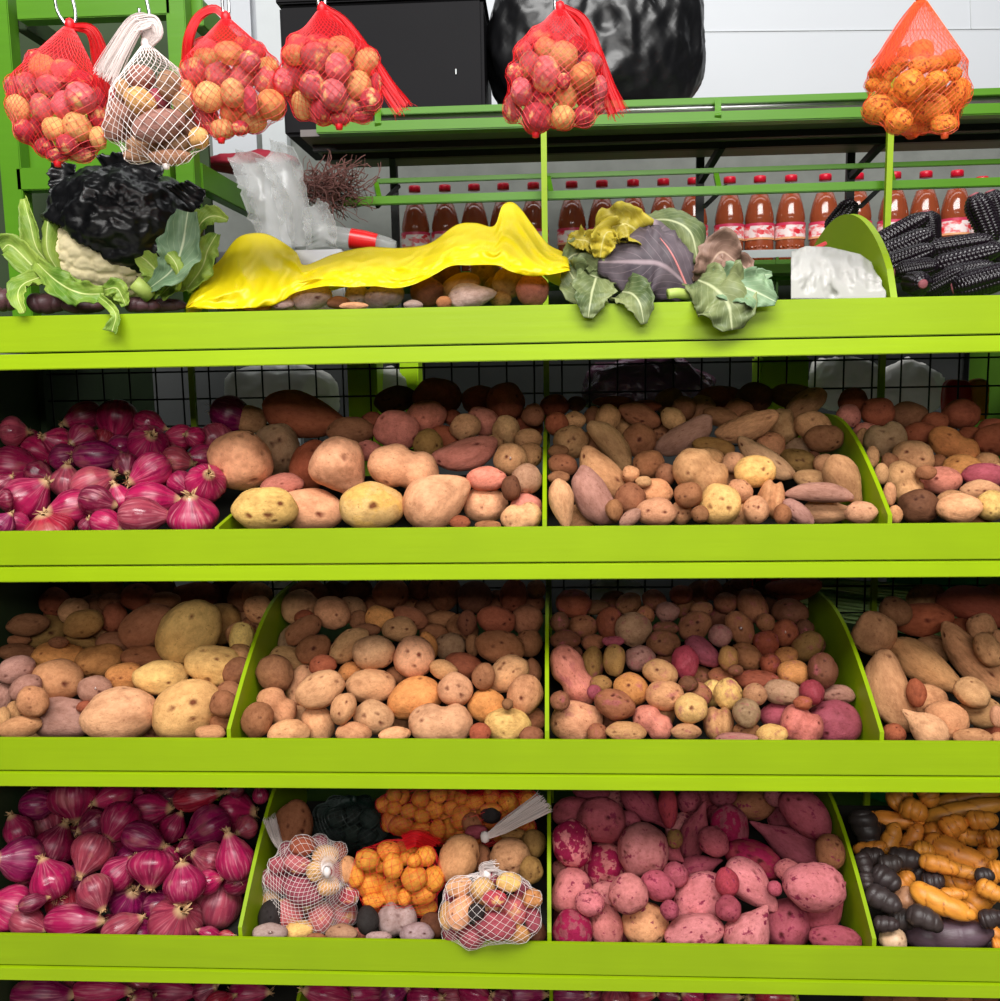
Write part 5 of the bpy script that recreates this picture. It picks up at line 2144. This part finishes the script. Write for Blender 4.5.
def shelf_items(txt, name, noun, cat, group, fy, mat, pal=PAL, where='', kind='potato', mesh=None):
    items = parse(txt); rnd = random.Random(5)
    def dflt(it):
        return (fy(it) - CAM.y) / ray(it['x'], it['y']).y
    place_depths(items, 0, 0, 0.022, 0.5, 0.004, 14, dflt)
    for it in items: put(it, name, cat, kind, group, mat, rnd, pal)
    label_all(items, noun, where, pal)
    return items


shelf_items('''
@ 330 0 2.941
80 868 34 28 0 h | mauve potato under the yellow bag's lower fold
160 872 56 36 -10 h2 | big mauve eyed potato under the yellow bag
245 897 27 14 0 h
285 858 46 42 0 d | dark brown potato tucked under the yellow bag's middle
345 815 42 36 0 d
385 843 56 36 -20 v | olive lumpy potato behind the mauve triangular one
455 800 42 40 -50 v | upright olive potato just under the yellow bag
420 872 68 38 -8 hp | mauve triangular potato at the top front board
485 843 32 26 0 v
525 832 46 42 -40 v
595 852 46 44 0 p | pink shiny potato beside the middle upright
500 880 32 20 0 v
335 890 22 18 0 b
70 900 40 11 0 a
25 890 32 18 0 b
@ 0 0 2.941
915 872 58 38 -15 h | mauve potato with two dark eyes, leftmost under the yellow bag
745 902 52 12 0 o
830 892 34 18 0 h
''', 'potato', 'potato', 'potato', 'potatoes under the yellow bag', lambda it: 0.042 + (301 - it['y']) * 0.0035, M['potato'], where='top shelf')
PAL_MA = {'m': ((92, 62, 66), 'purple-brown')}
SHAPES['m'] = SHAPES['O']
shelf_items('''
@ 0 150 4.348
20 650 62 50 5 m | purple-brown ridged tuber at the far left of the top shelf
215 668 85 42 0 m | purple-brown ridged tuber under the cauliflower's leaves
365 680 85 30 0 m | dark ridged tuber below the cauliflower curd
620 672 70 32 0 m | ridged tuber between the cauliflower stalk and yellow bag
720 675 85 28 0 m | low ridged tuber touching the yellow bag's left corner
''', 'mashua_tuber', 'tuber', 'mashua', 'mashua tubers under the cauliflower', lambda it: 0.050, M['oca'], PAL_MA, 'top shelf', 'oca')


def cob_mesh():
    b = MB(); nt, nx, rows_, kn = 64, 120, 10, 17
    for i in range(nx + 1):
        x = -1 + 2 * i / nx; env = (1 - max(0, abs(x) - 0.45) ** 2 * 1.9) * (1 - 0.10 * x); env = max(0.12, env) if abs(x) < 0.999 else 0.1
        sh = PI * rows_ * 0
        for q in range(nt):
            a = 2 * PI * q / nt; row = int(rows_ * a / (2 * PI))
            k = abs(math.sin(rows_ / 2 * a)) ** 0.45 * abs(math.sin(PI * (kn * (x + 1) / 2 + (0.5 if row % 2 else 0)))) ** 0.40
            r = env * (0.84 + 0.16 * k); b.v.append((x, r * math.cos(a), r * math.sin(a)))
    for i in range(nx):
        for q in range(nt): b.f.append((i * nt + q, i * nt + (q + 1) % nt, (i + 1) * nt + (q + 1) % nt, (i + 1) * nt + q))
    b.f.append(tuple(reversed(range(nt)))); b.f.append(tuple(nx * nt + q for q in range(nt)))
    return b.mesh('corn_kernels')


COB = cob_mesh()
COBEND = MB().lathe([(0.0, -0.06), (0.36, -0.05), (0.42, 0.0), (0.30, 0.05), (0, 0.06)], 20); COBEND.v = [(-1.0 - v[2], v[0], v[1]) for v in COBEND.v]; COBEND = COBEND.mesh('cob_end')
corn = parse('''
@ 780 160 4.545
282 262 78 44 -58 kz | purple corn cob standing up behind the arched divider
545 325 118 40 -32 k | uppermost of the slanting purple cobs right of the arch
560 392 120 44 -26 k | second slanting purple cob right of the arch
575 450 110 44 -22 k | third slanting purple cob, low against the arch
668 318 72 52 78 k | short purple cob standing on end above the pink stub
800 388 135 38 -10 k | long purple cob lying level in the upper middle
835 450 140 40 -16 k | long purple cob just under the level one
925 268 105 48 62 k | big purple cob leaning down at the upper right
985 240 90 46 66 k | purple cob at the right picture edge, leaning
615 560 80 44 8 k | short purple cob showing its round end at the front board
745 550 88 40 -30 k | purple cob between the two front ones
925 545 115 54 -18 k | thick purple cob with a pink patch at the front
620 495 80 40 -10 k
850 505 100 36 -12 k | purple cob in the shadow behind the thick pink-patched one
990 545 70 44 -20 k | short purple cob at the right edge beside the thick one
985 430 60 44 20 k | purple cob crossing the right edge under the leaning ones

''')
rndc = random.Random(3)
for it in corn: it['rx'] *= 1.05; it['ry'] *= 1.14
place_depths(corn, 0, 0, 0.022, 0.5, 0.004, 14, lambda it: ((0.62 if 'z' in it['shp'] else 0.075 + (288 - it['y']) * 0.0030) - CAM.y) / ray(it['x'], it['y']).y)
for it in corn:
    o = link('purple_corn', COB, M['corn'], None, True)
    Rm = Matrix((it['ax'], it['ay'], it['az'])).transposed() @ Matrix.Rotation(rndc.uniform(0, 6), 3, 'X')
    yaw = 0.55 if it['phrase'].find('round end') >= 0 else rndc.uniform(-0.2, 0.3)
    Rm = Rm @ Matrix.Rotation(0, 3, 'Y')
    if 'round end' in it['phrase']: Rm = Matrix((it['ax'] * -0.35 + it['ay'] * 0.9, it['az'].cross(it['ax'] * -0.35 + it['ay'] * 0.9), it['az'])).transposed()
    o.matrix_world = Matrix.LocRotScale(it['c'], Rm.normalized().to_quaternion(), Vector((it['A'], it['B'], it['B'])))
    o['category'] = 'corn'; o['group'] = 'purple corn cobs'; it['obj'] = o
    e = link('cob_end', COBEND, M['corncore'], o, True); e['label'] = 'pinkish cut end'
label_all(corn, 'purple corn cob', 'top shelf', {'k': ((0, 0, 0), 'glossy')})


# ------------------------------------------------------------------ cloth, film, leaves
def leaf(name, pts, widths, mat, parent, curl=0.35, ruff=0.12, seed=0, flip=1, face=None, n=26, m=13, thick=0.0012):
    """Leaf blade grown along a midrib; the edges curl and ruffle."""
    sp = bezier(pts, n); rows = []; L = len(sp)
    ws = []
    for j in range(L):
        f = j / (L - 1) * (len(widths) - 1); k = min(int(f), len(widths) - 2); ws.append(widths[k] + (widths[k + 1] - widths[k]) * (f - k))
    up = face if face is not None else -FW
    for j, p in enumerate(sp):
        t = (sp[min(j + 1, L - 1)] - sp[max(j - 1, 0)]).normalized(); s = t.cross(up).normalized(); nn = s.cross(t)
        row = []
        for q in range(m):
            x = q / (m - 1) * 2 - 1; w = ws[j] / 2
            ru = noise.noise(Vector((j * 0.32 + seed * 7, x * 1.6, seed))) * ruff * abs(x) * 2.2 + noise.noise(Vector((j * 0.9 + seed, x * 3, 2))) * ruff * 0.5 * abs(x)
            ew = 1 + 0.22 * noise.noise(Vector((j * 0.6, 3.3 * seed, 1.0 if x > 0 else 5.0))) * (abs(x) > 0.8)
            row.append(p + s * x * w * ew + nn * (flip * curl * w * x * x + ru * w))
        rows.append(row)
    me = MB().grid(rows); off = parent_origin(parent) if parent is not None else Vector((0, 0, 0)); mesh = me.mesh(name, off); uvgrid(mesh, m, L)
    o = link(name, mesh, mat, parent, True)
    md = o.modifiers.new('thickness', 'SOLIDIFY'); md.thickness = thick; md.offset = 0
    return o


def L3(pts): return [P(x, y, Y) for x, y, Y in pts]


px = 1.47 / F      # metres per pixel near the top shelf
cf = empty('cauliflower', P(118, 290, 0.13), 'large cauliflower under a crumpled black bag, green leaves spread around', 'cauliflower')
ch = P(110, 258, 0.13); rndl = random.Random(11)
bm = bmesh.new(); bmesh.ops.create_icosphere(bm, subdivisions=6, radius=1)
fl = [Vector((rndl.gauss(0, 1), rndl.gauss(0, 1), rndl.gauss(0, 1))).normalized() for _ in range(150)]
kd = __import__('mathutils').kdtree.KDTree(len(fl))
for i, q in enumerate(fl): kd.insert(q, i)
kd.balance()
for v in bm.verts:
    p = v.co.normalized(); (c1, i1, d1), (c2, i2, d2) = kd.find_n(p, 2)
    h = min(1, (d2 - d1) / 0.14); r = 1 + 0.07 * (h ** 0.5) + 0.018 * noise.noise(p * 14) + 0.012 * noise.noise(p * 30)
    v.co = Vector((p.x * 0.086, p.y * 0.080, p.z * 0.066)) * r
me = bpy.data.meshes.new('curd'); bm.to_mesh(me); bm.free(); o = link('curd', me, M['curd'], cf); o.location = ch - cf.location
leaf('leaf', L3([(66, 282, .07), (40, 272, .05), (12, 246, .05), (2, 250, .05)]), [.02, .035, .035, .012], M['cleaf'], cf, .5, .3, 1)
leaf('leaf', L3([(60, 272, .10), (38, 250, .09), (30, 222, .09), (24, 199, .10)]), [.02, .034, .024, .012], M['cleaf'], cf, .7, .3, 2)
leaf('leaf', L3([(64, 278, .06), (48, 252, .05), (48, 222, .06), (55, 192, .08)]), [.012, .022, .022, .008], M['cleaf'], cf, .9, .15, 3, -1)
leaf('leaf', L3([(44, 276, .05), (24, 284, .02), (18, 296, .0), (24, 313, -.012)]), [.02, .034, .026, .010], M['cleaf'], cf, .4, .25, 4)
leaf('leaf', L3([(36, 262, .05), (58, 282, .02), (80, 293, .01), (104, 294, .02)]), [.018, .036, .036, .02], M['cleaf'], cf, .5, .5, 5)
leaf('leaf', L3([(98, 296, .02), (110, 306, -.006), (116, 316, -.014), (112, 332, -.014)]), [.010, .012, .012, .020], M['cleaf'], cf, .6, .4, 6)
leaf('leaf', L3([(104, 290, .03), (116, 288, .02), (122, 296, .02), (126, 306, .022)]), [.016, .030, .024, .010], M['cleaf'], cf, .4, .5, 7)
leaf('leaf', L3([(150, 288, .04), (172, 270, .02), (182, 248, .02), (188, 212, .03)]), [.014, .046, .060, .030], M['cleaf_grey'], cf, .35, .25, 8)
leaf('leaf', L3([(176, 290, .03), (178, 270, .012), (170, 256, .012), (160, 252, .02)]), [.008, .016, .020, .008], M['cleaf'], cf, .5, .3, 9, -1)
leaf('leaf', L3([(186, 290, .06), (202, 268, .05), (208, 250, .05), (217, 234, .06)]), [.018, .038, .034, .012], M['cleaf'], cf, .6, .4, 10)
leaf('leaf', L3([(192, 240, .08), (202, 222, .07), (214, 216, .07), (228, 220, .07)]), [.012, .028, .028, .008], M['cleaf'], cf, .6, .25, 12)
leaf('leaf', L3([(150, 296, .05), (158, 276, .045), (148, 262, .05), (134, 252, .06)]), [.02, .040, .030, .010], M['cleaf'], cf, .4, .2, 13)
leaf('leaf', L3([(160, 296, .06), (176, 282, .06), (190, 284, .06), (197, 292, .06)]), [.02, .034, .03, .010], M['cleaf'], cf, .4, .3, 14)
MB().tube(L3([(150, 296, .045), (141, 288, .035), (134, 282, .03)]), 0.011, 14).build('cut_stalk', M['stalk'], cf, True)

# black bag crumpled over the head
bm = bmesh.new(); bmesh.ops.create_icosphere(bm, subdivisions=6, radius=1)
cut = (RT * -0.62 + UP * -0.78 - FW * 0.10).normalized()
kill = []
for v in bm.verts:
    p = v.co.normalized()
    r = 1 + crumple(p, 1.9, 0.070, 4.0) + crumple(Vector((p.x, p.y, p.z * 0.5 + p.x * 0.3)), 5.0, 0.018, 1.0)
    if p.dot(cut) > 0.62 + 0.10 * noise.noise(p * 2): kill.append(v)
    v.co = Vector((p.x * 0.112, p.y * 0.104, p.z * 0.088)) * r
bmesh.ops.delete(bm, geom=kill, context='VERTS')
me = bpy.data.meshes.new('black_bag'); bm.to_mesh(me); bm.free(); bb = link('black_bag', me, M['sackblack']); bb.location = P(126, 228, 0.13)
md = bb.modifiers.new('t', 'SOLIDIFY'); md.thickness = 0.001; md.offset = 1
tag(bb, 'crumpled black plastic bag pulled over the cauliflower', 'plastic bag')
for q, pts in enumerate(([(72, 190, .10), (66, 176, .10), (68, 163, .10)], [(150, 182, .12), (140, 168, .12), (136, 162, .12)], [(108, 178, .1), (128, 170, .1), (164, 167, .1)], [(186, 204, .09), (194, 194, .09), (198, 186, .09)])):
    o = leaf('bag_flap', L3(pts), [.06, .045, .03], M['sackblack'], bb, .5, .2, 20 + q); 

cb = empty('cabbage', P(655, 292, 0.12), 'purple-grey cabbage with wilted green leaves spilling over the front board', 'cabbage')
bm = bmesh.new(); bmesh.ops.create_icosphere(bm, subdivisions=5, radius=1)
for v in bm.verts:
    p = v.co.normalized(); v.co = Vector((p.x * 0.082, p.y * 0.080, p.z * 0.060)) * (1 + 0.04 * noise.noise(p * 1.5) + 0.012 * noise.noise(p * 6))
me = bpy.data.meshes.new('heart'); bm.to_mesh(me); bm.free(); ul = me.uv_layers.new(name='UVMap')
for lp in me.loops:
    c = me.vertices[lp.vertex_index].co; ul.data[lp.index].uv = (0.5 + c.x * 4, 0.5 + c.z * 5)
o = link('heart', me, M['cabbage'], cb); o.location = P(648, 258, 0.13) - cb.location
leaf('wrapper_leaf', L3([(692, 290, .045), (664, 266, .03), (640, 262, .03), (598, 262, .05)]), [.05, .105, .115, .03], M['cabbage'], cb, -.30, .10, 30)
leaf('outer_leaf', L3([(604, 280, .06), (590, 276, .05), (578, 282, .04), (568, 270, .05)]), [.03, .06, .06, .02], M['cabgreen'], cb, .4, .3, 31)
leaf('outer_leaf', L3([(606, 262, .07), (592, 256, .06), (576, 254, .06), (564, 262, .06)]), [.03, .05, .045, .01], M['cabgreen'], cb, .5, .3, 32)
leaf('outer_leaf', L3([(596, 278, .03), (592, 292, .005), (590, 304, -.012), (588, 318, -.014)]), [.05, .06, .04, .012], M['cabgreen'], cb, .3, .3, 33)
leaf('outer_leaf', L3([(622, 292, .03), (632, 294, .003), (640, 304, -.013), (644, 324, -.014)]), [.04, .055, .04, .008], M['cabgreen'], cb, .3, .25, 34)
leaf('yellow_leaf', L3([(645, 240, .07), (630, 226, .05), (612, 226, .05), (596, 240, .05)]), [.03, .05, .05, .02], M['cabyellow'], cb, .5, .6, 35)
leaf('yellow_leaf', L3([(622, 236, .06), (608, 232, .04), (602, 244, .04), (600, 258, .045)]), [.02, .035, .035, .015], M['cabyellow'], cb, .4, .6, 36)
leaf('yellow_leaf', L3([(596, 252, .06), (588, 242, .05), (580, 240, .05), (568, 238, .055)]), [.018, .03, .03, .010], M['cabyellow'], cb, .5, .7, 37)
leaf('outer_leaf', L3([(640, 222, .10), (668, 220, .07), (690, 232, .06), (698, 262, .06)]), [.03, .046, .05, .025], M['cabgreen'], cb, -.6, .2, 38)
leaf('brown_leaf', L3([(704, 282, .05), (712, 262, .035), (722, 252, .035), (736, 262, .04)]), [.03, .05, .05, .02], M['cabbrown'], cb, .6, .35, 39)
leaf('brown_leaf', L3([(716, 284, .06), (730, 272, .05), (742, 266, .05), (750, 274, .05)]), [.02, .035, .035, .012], M['cabbrown'], cb, .5, .4, 40)
leaf('hanging_leaf', L3([(698, 280, .02), (714, 288, -.012), (728, 304, -.024), (732, 330, -.024)]), [.040, .075, .085, .030], M['cabgreen'], cb, .25, .35, 41)
leaf('hanging_leaf', L3([(706, 284, .02), (732, 284, -.012), (756, 292, -.020), (776, 302, -.020)]), [.03, .050, .050, .012], M['cleaf_grey'], cb, .35, .3, 42)
leaf('hanging_leaf', L3([(726, 288, .03), (745, 280, .02), (760, 276, .02), (772, 274, .02)]), [.014, .020, .020, .006], M['cleaf_grey'], cb, .4, .2, 43)
MB().tube(bezier(L3([(660, 238, .034), (668, 248, .018), (676, 262, .014), (688, 290, .02)]), 14), 0.0018, 8, taper=[1 - 0.04 * i for i in range(15)][::-1]).build('leaf_stem', m_plain('pink leaf stem', (206, 128, 128), 0.5), cb, True)
MB().tube(bezier(L3([(690, 296, .02), (678, 293, .004), (668, 294, .0)]), 10), 0.007, 10).build('leaf_stub', M['stalk'], cb, True)

# yellow plastic bag draped over the potatoes
top = [(186, 306), (203, 272), (218, 262), (236, 239), (254, 233), (272, 236), (296, 252), (304, 265), (334, 254), (367, 247), (400, 248), (430, 243), (456, 225), (476, 223), (494, 226), (502, 206), (512, 202), (521, 209), (532, 224), (548, 244), (566, 254), (570, 268)]
bot = [(186, 309), (215, 309), (245, 308), (270, 306), (284, 300), (297, 292), (325, 286), (350, 287), (375, 286), (395, 288), (414, 284), (432, 276), (450, 266), (472, 265), (495, 265), (510, 271), (530, 276), (548, 275), (570, 270)]


def smooth_poly(pl):
    return [(p.x, p.y) for p in bezier([(a, b, 0) for a, b in pl], len(pl) * 6)]


top, bot = smooth_poly(top), smooth_poly(bot)


def along(pl, n):
    ds = [0]
    for (a, b), (c, d) in zip(pl, pl[1:]): ds.append(ds[-1] + math.hypot(c - a, d - b))
    out = []
    for i in range(n + 1):
        s = ds[-1] * i / n
        for k in range(len(pl) - 1):
            if ds[k + 1] >= s - 1e-9:
                f = (s - ds[k]) / max(1e-9, ds[k + 1] - ds[k]); out.append((pl[k][0] + (pl[k + 1][0] - pl[k][0]) * f, pl[k][1] + (pl[k + 1][1] - pl[k][1]) * f)); break
    return out


def at_x(pl, x):
    for (a, b), (c, d) in zip(pl, pl[1:]):
        if a <= x <= c: return b + (d - b) * (x - a) / max(1e-9, c - a)
    return pl[-1][1]


NXs, NYs = 190, 36; rows = [[None] * (NXs + 1) for _ in range(NYs + 1)]
for i in range(NXs + 1):
    x = 186 + 384 * i / NXs; yt, yb = at_x(top, x), at_x(bot, x)
    for j in range(NYs + 1):
        v = j / NYs; y = yb + (yt - yb) * (v if v <= 0.8 else 0.8 + (v - 0.8)); hgt = max(0, yb - yt)
        Yd = 0.020 + 0.0018 * hgt * v ** 1.5 + 0.02 * v
        q = Vector((x * 0.016, v * 1.1, 0.3)); cr_ = 0.012 * noise.noise(q * 1.6) + 0.009 * (1 - 2.2 * abs(noise.noise(Vector((x * 0.03 + v * 1.6, v * 2.2 - x * 0.012, 3.0))))) + 0.0045 * (1 - 2 * abs(noise.noise(Vector((x * 0.07 - v * 2, v * 4, 9.0)))))
        edge = min(1, 4 * (1 - v)) if v > 0.75 else 1
        q_ = rows[j][i] = P(x, y, max(0.009, Yd - cr_) if v < 0.1 else Yd - cr_ * (0.4 + 0.6 * math.sin(PI * min(1, v + 0.15))))
        q_.z = max(q_.z, T - 0.024)
back = [[P(186 + 384 * i / NXs, at_x(top, 186 + 384 * i / NXs) + 4 + 16 * k, 0.020 + 0.0018 * max(0, at_x(bot, 186 + 384 * i / NXs) - at_x(top, 186 + 384 * i / NXs)) + 0.03 + 0.02 * k) for i in range(NXs + 1)] for k in (1, 2)]
for rw in back:
    for p_ in rw: p_.z = max(p_.z, T - 0.024)
mesh = MB().grid(rows + back).mesh('yellow_bag'); yb_ = link('yellow_bag', mesh, M['yellow'])
md = yb_.modifiers.new('t', 'SOLIDIFY'); md.thickness = 0.0006
tag(yb_, 'bright yellow plastic bag draped over potatoes on the top shelf', 'plastic bag')

# white bag at the foot of the arched divider
rows = []
for j in range(31):
    v = j / 30; row = []
    for i in range(61):
        x = 791 + 101 * i / 60; yt = at_x([(790, 252), (806, 246), (830, 247), (860, 254), (880, 268), (894, 294)], x); y = 299 + (yt - 299) * v
        Y = 0.024 + 0.07 * v ** 1.6 + 0.002 - 0.02 * math.sin(PI * v) * 0.5
        c = 0.011 * (1 - 2.2 * abs(noise.noise(Vector((x * 0.045 + v, v * 2.2 - x * 0.02, 5))))) + 0.005 * (1 - 2 * abs(noise.noise(Vector((x * 0.11, v * 5, 1)))))
        p_ = P(x, y, max(0.022, Y - c)); p_.x = min(p_.x, XR - 0.011); row.append(p_)
    rows.append(row)
rows += [[P(791 + 101 * i / 60, at_x([(790, 252), (806, 246), (830, 247), (860, 254), (880, 268), (894, 294)], 791 + 101 * i / 60) + 8 * k, 0.095 + 0.035 * k) for i in range(61)] for k in (1, 2)]
for rw in rows[-2:]:
    for p_ in rw: p_.x = min(p_.x, XR - 0.012)
wb = link('white_bag', MB().grid(rows).mesh('white_bag'), M['whitebag']); md = wb.modifiers.new('t', 'SOLIDIFY'); md.thickness = 0.0006
tag(wb, 'crumpled white plastic bag against the arched green divider', 'plastic bag')
o = MB().bar(P(812, 250, 0.10), P(826, 243, 0.10), 0.010, 0.006).build('red_tag', M['redpack'], None, bevel=0.001); tag(o, 'small red tag poking up behind the white plastic bag', 'tag')

# things behind the yellow bag
cbg = empty('clear_bag', P(264, 246, 0.31), 'crumpled clear plastic bag beside the bundle of dried roots', 'plastic bag')
for q, (pts, ws) in enumerate((([(234, 156, .31), (256, 176, .29), (272, 208, .285), (283, 247, .30)], [.02, .06, .075, .05]),
                               ([(268, 155, .32), (284, 168, .30), (294, 204, .295), (300, 247, .30)], [.04, .06, .055, .05]), ([(312, 206, .33), (318, 218, .32), (322, 232, .31), (324, 247, .32)], [.03, .05, .05, .05]), ([(264, 160, .345), (278, 190, .34), (284, 220, .34), (288, 247, .34)], [.07, .09, .08, .07]))):
    leaf('film_fold', L3(pts), ws, M['clear'], cbg, .8, .13, 60 + q, 1, None, 34, 25, 0.0005)
sack('red_cloth', P(252, 163, 0.50), (0.09, 0.05, 0.016), 5, 0.006, 8.0, M['redcloth'], 'dark red cloth lying behind the clear plastic bag', 'cloth', 3)
b = MB(); rr = random.Random(9); cR = P(331, 189, 0.43)
for k in range(430):
    p = cR + Vector((rr.gauss(-0.012, 0.026), rr.gauss(0, 0.018), rr.gauss(0, 0.015))); dd = Vector((rr.gauss(0.6, 0.6), rr.gauss(0, 0.5), rr.gauss(0.1, 0.45))).normalized(); pts = [p]
    for j in range(6):
        dd = (dd + Vector((rr.uniform(-.5, .5), rr.uniform(-.5, .5), rr.uniform(-.55, .5)))).normalized(); pts.append(pts[-1] + dd * 0.0085)
    b.tube(pts, rr.uniform(0.0005, 0.0011), 4)
o = b.build('root_bundle', M['root']); tag(o, 'bundle of thin dried brown roots above a clear bottle', 'roots', kind='stuff')
lb = empty('lying_bottle', P(360, 238, 0.36), 'clear plastic bottle lying down with a red label, left of the juice bottles', 'bottle')
p0, p1 = P(318, 233, 0.36), P(396, 246, 0.36); ax_ = (p1 - p0)


def lathe_along(prof, p, a, seg=20):
    X = a.normalized(); Y = X.orthogonal().normalized(); Z = X.cross(Y); b = MB().lathe(prof, seg); b.v = [tuple(p + X * v[2] + Y * v[0] + Z * v[1]) for v in b.v]; return b


ln = ax_.length
lathe_along([(0, 0), (0.015, 0), (0.0168, 0.008), (0.0168, ln * 0.62), (0.0125, ln * 0.9), (0.008, ln)], p0, ax_).build('bottle_body', M['clear'], lb, True)
lathe_along([(0.0173, ln * 0.42), (0.0173, ln * 0.60), (0.0150, ln * 0.76)], p0, ax_).build('label', M['redpack'], lb, True)
o = MB().box((P(218, 250, .24).x, .225, T - 0.0275), (P(345, 250, .24).x, .285, P(300, 251, .24).z)).build('foil_tray', M['foil'], None, bevel=0.003); tag(o, 'shallow silver foil tray behind the yellow plastic bag', 'tray')

# ------------------------------------------------------------------ goods on the shelves behind the wire
def behind(name, x, y, Y, rx, ry, mat, label, cat, off=0.0, pw=2.6, amp=0.012, deep=0.07):
    c = P(x, y, Y + (0.12 if cat == 'plastic bag' else 0)); k = depth(c) / F
    zs = max([z for z in (lip(2), lip(3), lip(4)) if z < c.z + 0.03] or [lip(4)]) - 0.0445
    c.z = max(c.z, zs + 0.03)
    return sack(name, c, (rx * k, deep, ry * k), 5, amp, 9.0, M[mat], label, cat, pw, off, zs)


behind('white_bag', 280, 400, 0.56, 58, 34, 'whitebag', 'white plastic bag behind the wire above the onion divider', 'plastic bag', 1)
behind('pale_bag', 392, 396, 0.60, 18, 30, 'whitebag', 'pale bag behind the wire beside the lime carton', 'plastic bag', 2)
a, c = P(347, 372, 0.58), P(378, 415, 0.58)
o = MB().box((a.x, 0.58, lip(2) - 0.044), (c.x, 0.66, a.z + 0.02)).build('carton', M['lime'], None, bevel=0.004); tag(o, 'lime green carton behind the wire over the pink potatoes', 'carton')
a, c = P(398, 372, 0.66), P(418, 415, 0.66)
o = MB().box((a.x, 0.68, lip(2) - 0.044), (c.x, 0.75, a.z + 0.03)).build('carton', M['lime'], None, bevel=0.004); tag(o, 'narrow lime green carton beside the pale bag behind the wire', 'carton')
behind('purple_bag', 648, 388, 0.58, 62, 30, 'purplebag', 'dark purple shiny plastic bag behind the wire over the long potatoes', 'plastic bag', 4, 2.4, 0.02)
a, c = P(760, 372, 0.60), P(808, 410, 0.60)
o = MB().box((a.x, 0.60, lip(2) - 0.044), (c.x, 0.68, a.z + 0.03)).build('carton', M['lime'], None, bevel=0.004); tag(o, 'lime green carton behind the wire over the long potato bin', 'carton')
behind('white_bag', 840, 386, 0.56, 34, 28, 'whitebag', 'white plastic bag behind the wire near the curved divider', 'plastic bag', 6)
behind('white_bag', 905, 388, 0.58, 36, 26, 'whitebag', 'white plastic bag behind the wire left of the red packets', 'plastic bag', 7)
for nm_, x, y, rx, ry, mt, lb_ in (('packet', 955, 402, 13, 22, 'redpack', 'red packet behind the wire in the upper right bin'), ('packet', 977, 400, 10, 20, 'orangepack', 'orange printed packet behind the wire at the right edge'), ('packet', 762, 592, 20, 20, 'redpack', 'red packet behind the wire above the mottled potatoes')):
    behind(nm_, x, y, 0.50, rx, ry, mt, lb_, 'packet', x, 3.5, 0.004, 0.02)
b = MB(); rr = random.Random(4)
for k in range(70):
    y = rr.uniform(584, 622); Y0 = rr.uniform(0.50, 0.56); sl = rr.uniform(0.05, 0.16)
    b.tube(bezier([P(800, y - 8, Y0), P(870, y - 8 + 70 * sl + rr.uniform(-4, 4), Y0), P(930, y + 130 * sl - 6 + rr.uniform(-5, 5), Y0), P(985, y + 185 * sl, Y0)], 12), rr.uniform(0.0018, 0.0034), 6)
o = b.build('scallion_bundle', M['scallion'], None, True); tag(o, 'bundle of long green onion leaves behind the wire', 'green onions', kind='stuff')
a, c = P(890, 578, 0.72), P(978, 625, 0.72)
o = MB().box((a.x, 0.72, lip(3) - 0.044), (c.x, 0.74, a.z + 0.05)).build('green_board', M['greensheet'], None); tag(o, 'flat bright green board behind the green onion leaves', 'board')
behind('white_bag', 622, 600, 0.56, 34, 20, 'whitebag', 'whitish bag behind the wire over the mottled potatoes', 'plastic bag', 11)
behind('white_bag', 300, 585, 0.58, 26, 20, 'whitebag', 'whitish bag behind the wire over the tan potatoes', 'plastic bag', 12)
behind('teal_bag', 890, 812, 0.52, 40, 26, 'greensheet', 'dark teal bag behind the wire in the oca bin', 'plastic bag', 13)

# ------------------------------------------------------------------ light
def area(name, loc, target, sx, sy, power, col):
    l = bpy.data.lights.new(name, 'AREA'); l.shape = 'RECTANGLE'; l.size = sx; l.size_y = sy; l.energy = power; l.color = col
    o = bpy.data.objects.new(name, l); COL.objects.link(o); o.location = loc
    o.rotation_euler = (Vector(target) - Vector(loc)).to_track_quat('-Z', 'Y').to_euler(); return o


area('market_front_daylight', (0.1, -2.9, 2.30), (0.0, 0.2, 1.10), 2.4, 0.35, 42, (1.0, 0.98, 0.95))
area('hall_skylight', (0.0, -2.3, 3.9), (0.0, 0.0, 1.0), 3.4, 1.1, 205, (1.0, 0.99, 0.97))
area('rear_fill_light', (0.2, 0.83, 3.3), (0.2, 0.85, 1.0), 3.0, 0.2, 9, (0.97, 0.98, 1.0))  # unseen light added to brighten the bags behind the wire
w = bpy.data.worlds.new('hall air'); SC.world = w; w.use_nodes = True
w.node_tree.nodes['Background'].inputs['Color'].default_value = (0.9, 0.95, 1.0, 1); w.node_tree.nodes['Background'].inputs['Strength'].default_value = 0.03
vs_ = SC.view_settings; vs_.view_transform = 'Standard'; vs_.look = 'None'; vs_.exposure = 0.0; vs_.gamma = 1.0; vs_.use_curve_mapping = False
